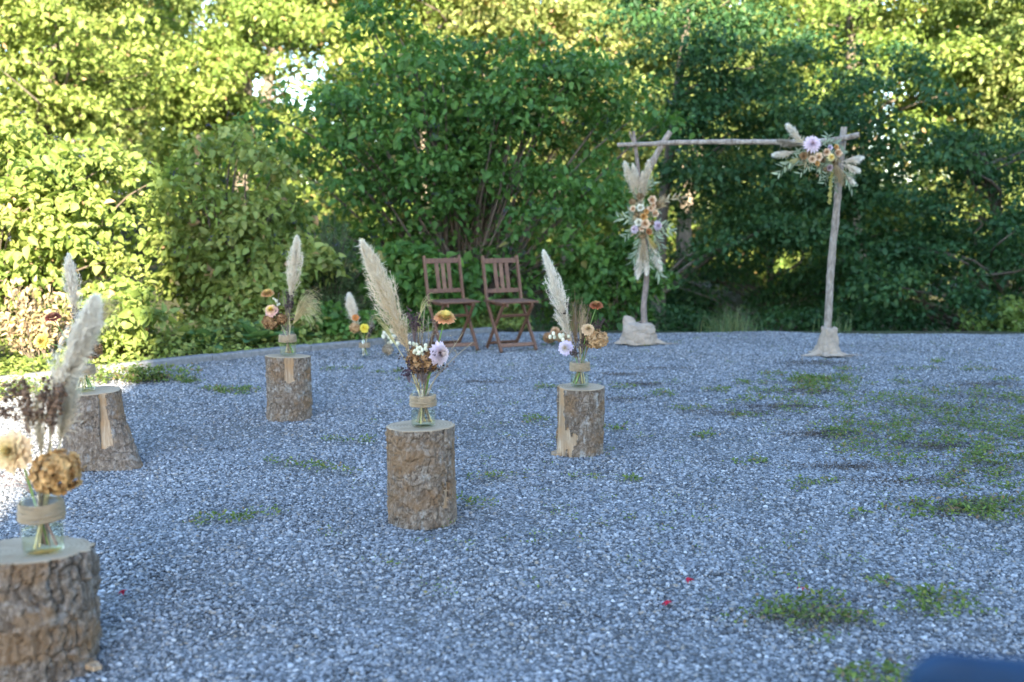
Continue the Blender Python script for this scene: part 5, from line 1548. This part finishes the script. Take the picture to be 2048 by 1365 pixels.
for k, (x, y, d) in enumerate([(1311, 446, 19), (1266, 453, 16)]):
    blossom('spiky', V(*pl(x, y)) + V(0, -.03, 0), V((x - 1288) * .03, -1, .1), d * s, *LILAC, 340 + k).build('dahlia', M['petal'], AL)
for k, (x, y, d) in enumerate([(1275, 388, 16), (1262, 400, 14), (1310, 405, 14), (1283, 468, 14), (1300, 440, 12), (1270, 425, 14)]):
    blossom('hydrangea', V(*pl(x, y)) + V(0, .0, 0), V(0, -1, .2), d * s, (.20, .12, .06), (.32, .22, .12), 345 + k).build('dried_hydrangea', M['dried'], AL)
arr_fan(AL, pl(1300, 415), pl(1325, 395), .03, 350); arr_fan(AL, pl(1284, 455), pl(1284, 512), .025, 351, 110, (.44, .33, .2)); arr_fan(AL, pl(1290, 465), pl(1308, 490), .02, 352, 40, (.5, .38, .12))
for k, (a, b, n, L) in enumerate([((1285, 385), (1303, 362), 12, .07), ((1275, 430), (1255, 418), 14, .06), ((1290, 430), (1310, 418), 12, .06), ((1280, 440), (1248, 468), 14, .07), ((1300, 460), (1320, 490), 14, .08), ((1295, 480), (1318, 545), 22, .085), ((1285, 490), (1262, 515), 14, .075), ((1292, 490), (1296, 525), 14, .08), ((1300, 445), (1345, 455), 12, .06), ((1268, 440), (1258, 435), 12, .06), ((1278, 465), (1272, 500), 12, .07)]):
    leaves_sprig(AL, pl(*a), pl(*b), n, L, 360 + k)

rr_ = np.random.default_rng(77)
for k in range(16):
    a = (1284 + rr_.normal() * 6, 432 + rr_.normal() * 22); b = (a[0] + rr_.normal() * 26, a[1] + rr_.normal() * 22 + 6)
    leaves_sprig(AL, pl(*a), pl(*b), 12, .085, 500 + k, (.27, .30, .19) if k % 2 else (.34, .28, .17))
s2 = .00456
AR = thing('floral_arrangement', (2.70, 8.96, 1.83), 'wide arrangement with a big lilac bloom on the crossbar', 'flowers', 'arch flowers')
def pr(px, py): return ((px - 1625) * s2, -.07, (312 - py) * s2)
for k, (a, b, w) in enumerate([((1595, 297), (1565, 262), .13), ((1580, 310), (1540, 315), .10), ((1590, 300), (1548, 290), .11), ((1668, 330), (1704, 322), .12), ((1668, 334), (1700, 345), .10), ((1672, 345), (1692, 368), .09)]):
    arr_plume(AR, pr(*a), pr(*b), w, 400 + k, 800, WHITE if k != 2 else ((.42, .36, .28), (.30, .24, .16)))
blossom('spiky', V(*pr(1607, 297)) + V(0, -.06, 0), V(-.1, -1, .25), .145, (.76, .62, .66), (.64, .46, .52), 410).build('dahlia', M['petal'], AR)
for k, (x, y, d, c) in enumerate([(1634, 313, 14, PEACH), (1655, 314, 15, PEACH), (1608, 326, 14, PEACH), (1620, 322, 14, PEACH), (1592, 320, 15, TAN), (1652, 303, 10, ORNG), (1618, 334, 9, ORNG), (1640, 304, 10, LILAC), (1641, 342, 12, ((.45, .34, .34), (.4, .28, .28)))]):
    blossom('rose', V(*pr(x, y)) + V(0, -.06, 0), V((x - 1625) * .012, -1, .15), d * s2 * 1.25, *c, 420 + k).build('rose', M['petal'], AR)
blossom('dahlia', V(*pr(1643, 322)) + V(0, -.08, 0), V(.05, -1, .1), .07, (.76, .66, .34), (.74, .46, .03), 430).build('dahlia', M['petal'], AR)
for k, (x, y, d) in enumerate([(1605, 312, 16), (1630, 326, 16), (1655, 330, 16), (1640, 345, 14)]):
    blossom('hydrangea', V(*pr(x, y)), V(0, -1, .2), d * s2, (.18, .12, .06), (.30, .21, .12), 445 + k).build('dried_hydrangea', M['dried'], AR)
arr_fan(AR, pr(1655, 330), pr(1668, 368), .03, 440, 90); arr_fan(AR, pr(1590, 322), pr(1575, 330), .02, 441, 40, (.42, .36, .16))
for k, (a, b, n, L) in enumerate([((1600, 330), (1575, 335), 10, .07), ((1615, 335), (1590, 352), 10, .06), ((1625, 338), (1632, 362), 12, .06), ((1650, 340), (1638, 370), 12, .06), ((1665, 345), (1690, 380), 14, .08), ((1635, 305), (1642, 280), 8, .06), ((1625, 303), (1660, 295), 14, .06), ((1655, 325), (1672, 310), 10, .06), ((1660, 350), (1655, 385), 10, .06), ((1610, 325), (1585, 312), 10, .06), ((1645, 330), (1620, 345), 10, .06)]):
    leaves_sprig(AR, pr(*a), pr(*b), n, L, 450 + k)
for k in range(14):
    a = (1625 + rr_.normal() * 22, 318 + rr_.normal() * 8); b = (a[0] + rr_.normal() * 26, a[1] + rr_.normal() * 14 + 10)
    leaves_sprig(AR, pr(*a), pr(*b), 12, .080, 540 + k, (.27, .30, .19) if k % 2 else (.34, .28, .17))
mb = MB(); r = np.random.default_rng(9)
p0 = V(*pr(1651, 335)); n = 300
t = r.random(n); balls(mb, p0 + V(-.012, 0, -.34) * t[:, None] + r.normal(size=(n, 3)) * .007, r.uniform(.004, .008, n), np.array([[.34, .30, .09]]) * r.uniform(.7, 1.3, (n, 1)))
mb.build('hanging_amaranth', M['dried'], AR)

# ------------------------------------------------------------------ house behind the camera: its shade covers the yard
HX0, HX1, HY0, HY1, HH = 1.97, 22.0, -6.0, -16.0, 12.0
hs = thing('house', ((HX0 + HX1) / 2, (HY0 + HY1) / 2, 0), 'tall plastered house behind the camera whose shade covers the yard', 'house')
c0 = V((HX0 + HX1) / 2, (HY0 + HY1) / 2, 0)
mb = MB(); box(mb, V(HX0, HY1, -.2) - c0, V(HX1, HY0, HH) - c0); mb.build('wall', M['plaster'], hs, False)
mb = MB()
x0, x1, y0, y1 = HX0 - .05, HX1 + .3, HY1 - .4, HY0 + .05
rv = np.array([(x0, y0, HH + .01), (x1, y0, HH + .01), (x1, y1, HH + .01), (x0, y1, HH + .01), (x0, (y0 + y1) / 2, HH + 1.6), (x1, (y0 + y1) / 2, HH + 1.6)]) - c0
mb.add(rv, [[0, 1, 5, 4], [2, 3, 4, 5]]); mb.add(rv, [[3, 0, 4], [1, 2, 5]]); mb.add(rv, [[0, 3, 2, 1]])
mb.build('roof', M['roof_tile'], hs, False)
for fl in range(4):
    for k in range(6):
        x = HX0 + 1.6 + k * 3.3; z = .9 + fl * 2.9
        mb = MB(); box(mb, V(x, HY0 - .02, z) - c0, V(x + 1.1, HY0 + .05, z + 1.5) - c0); w = mb.build('window', M['house_frame'], hs, False)
        mb = MB(); box(mb, V(x + .07, HY0 + .03, z + .07) - c0, V(x + 1.03, HY0 + .06, z + 1.43) - c0); mb.build('pane', M['house_glass'], w, False)
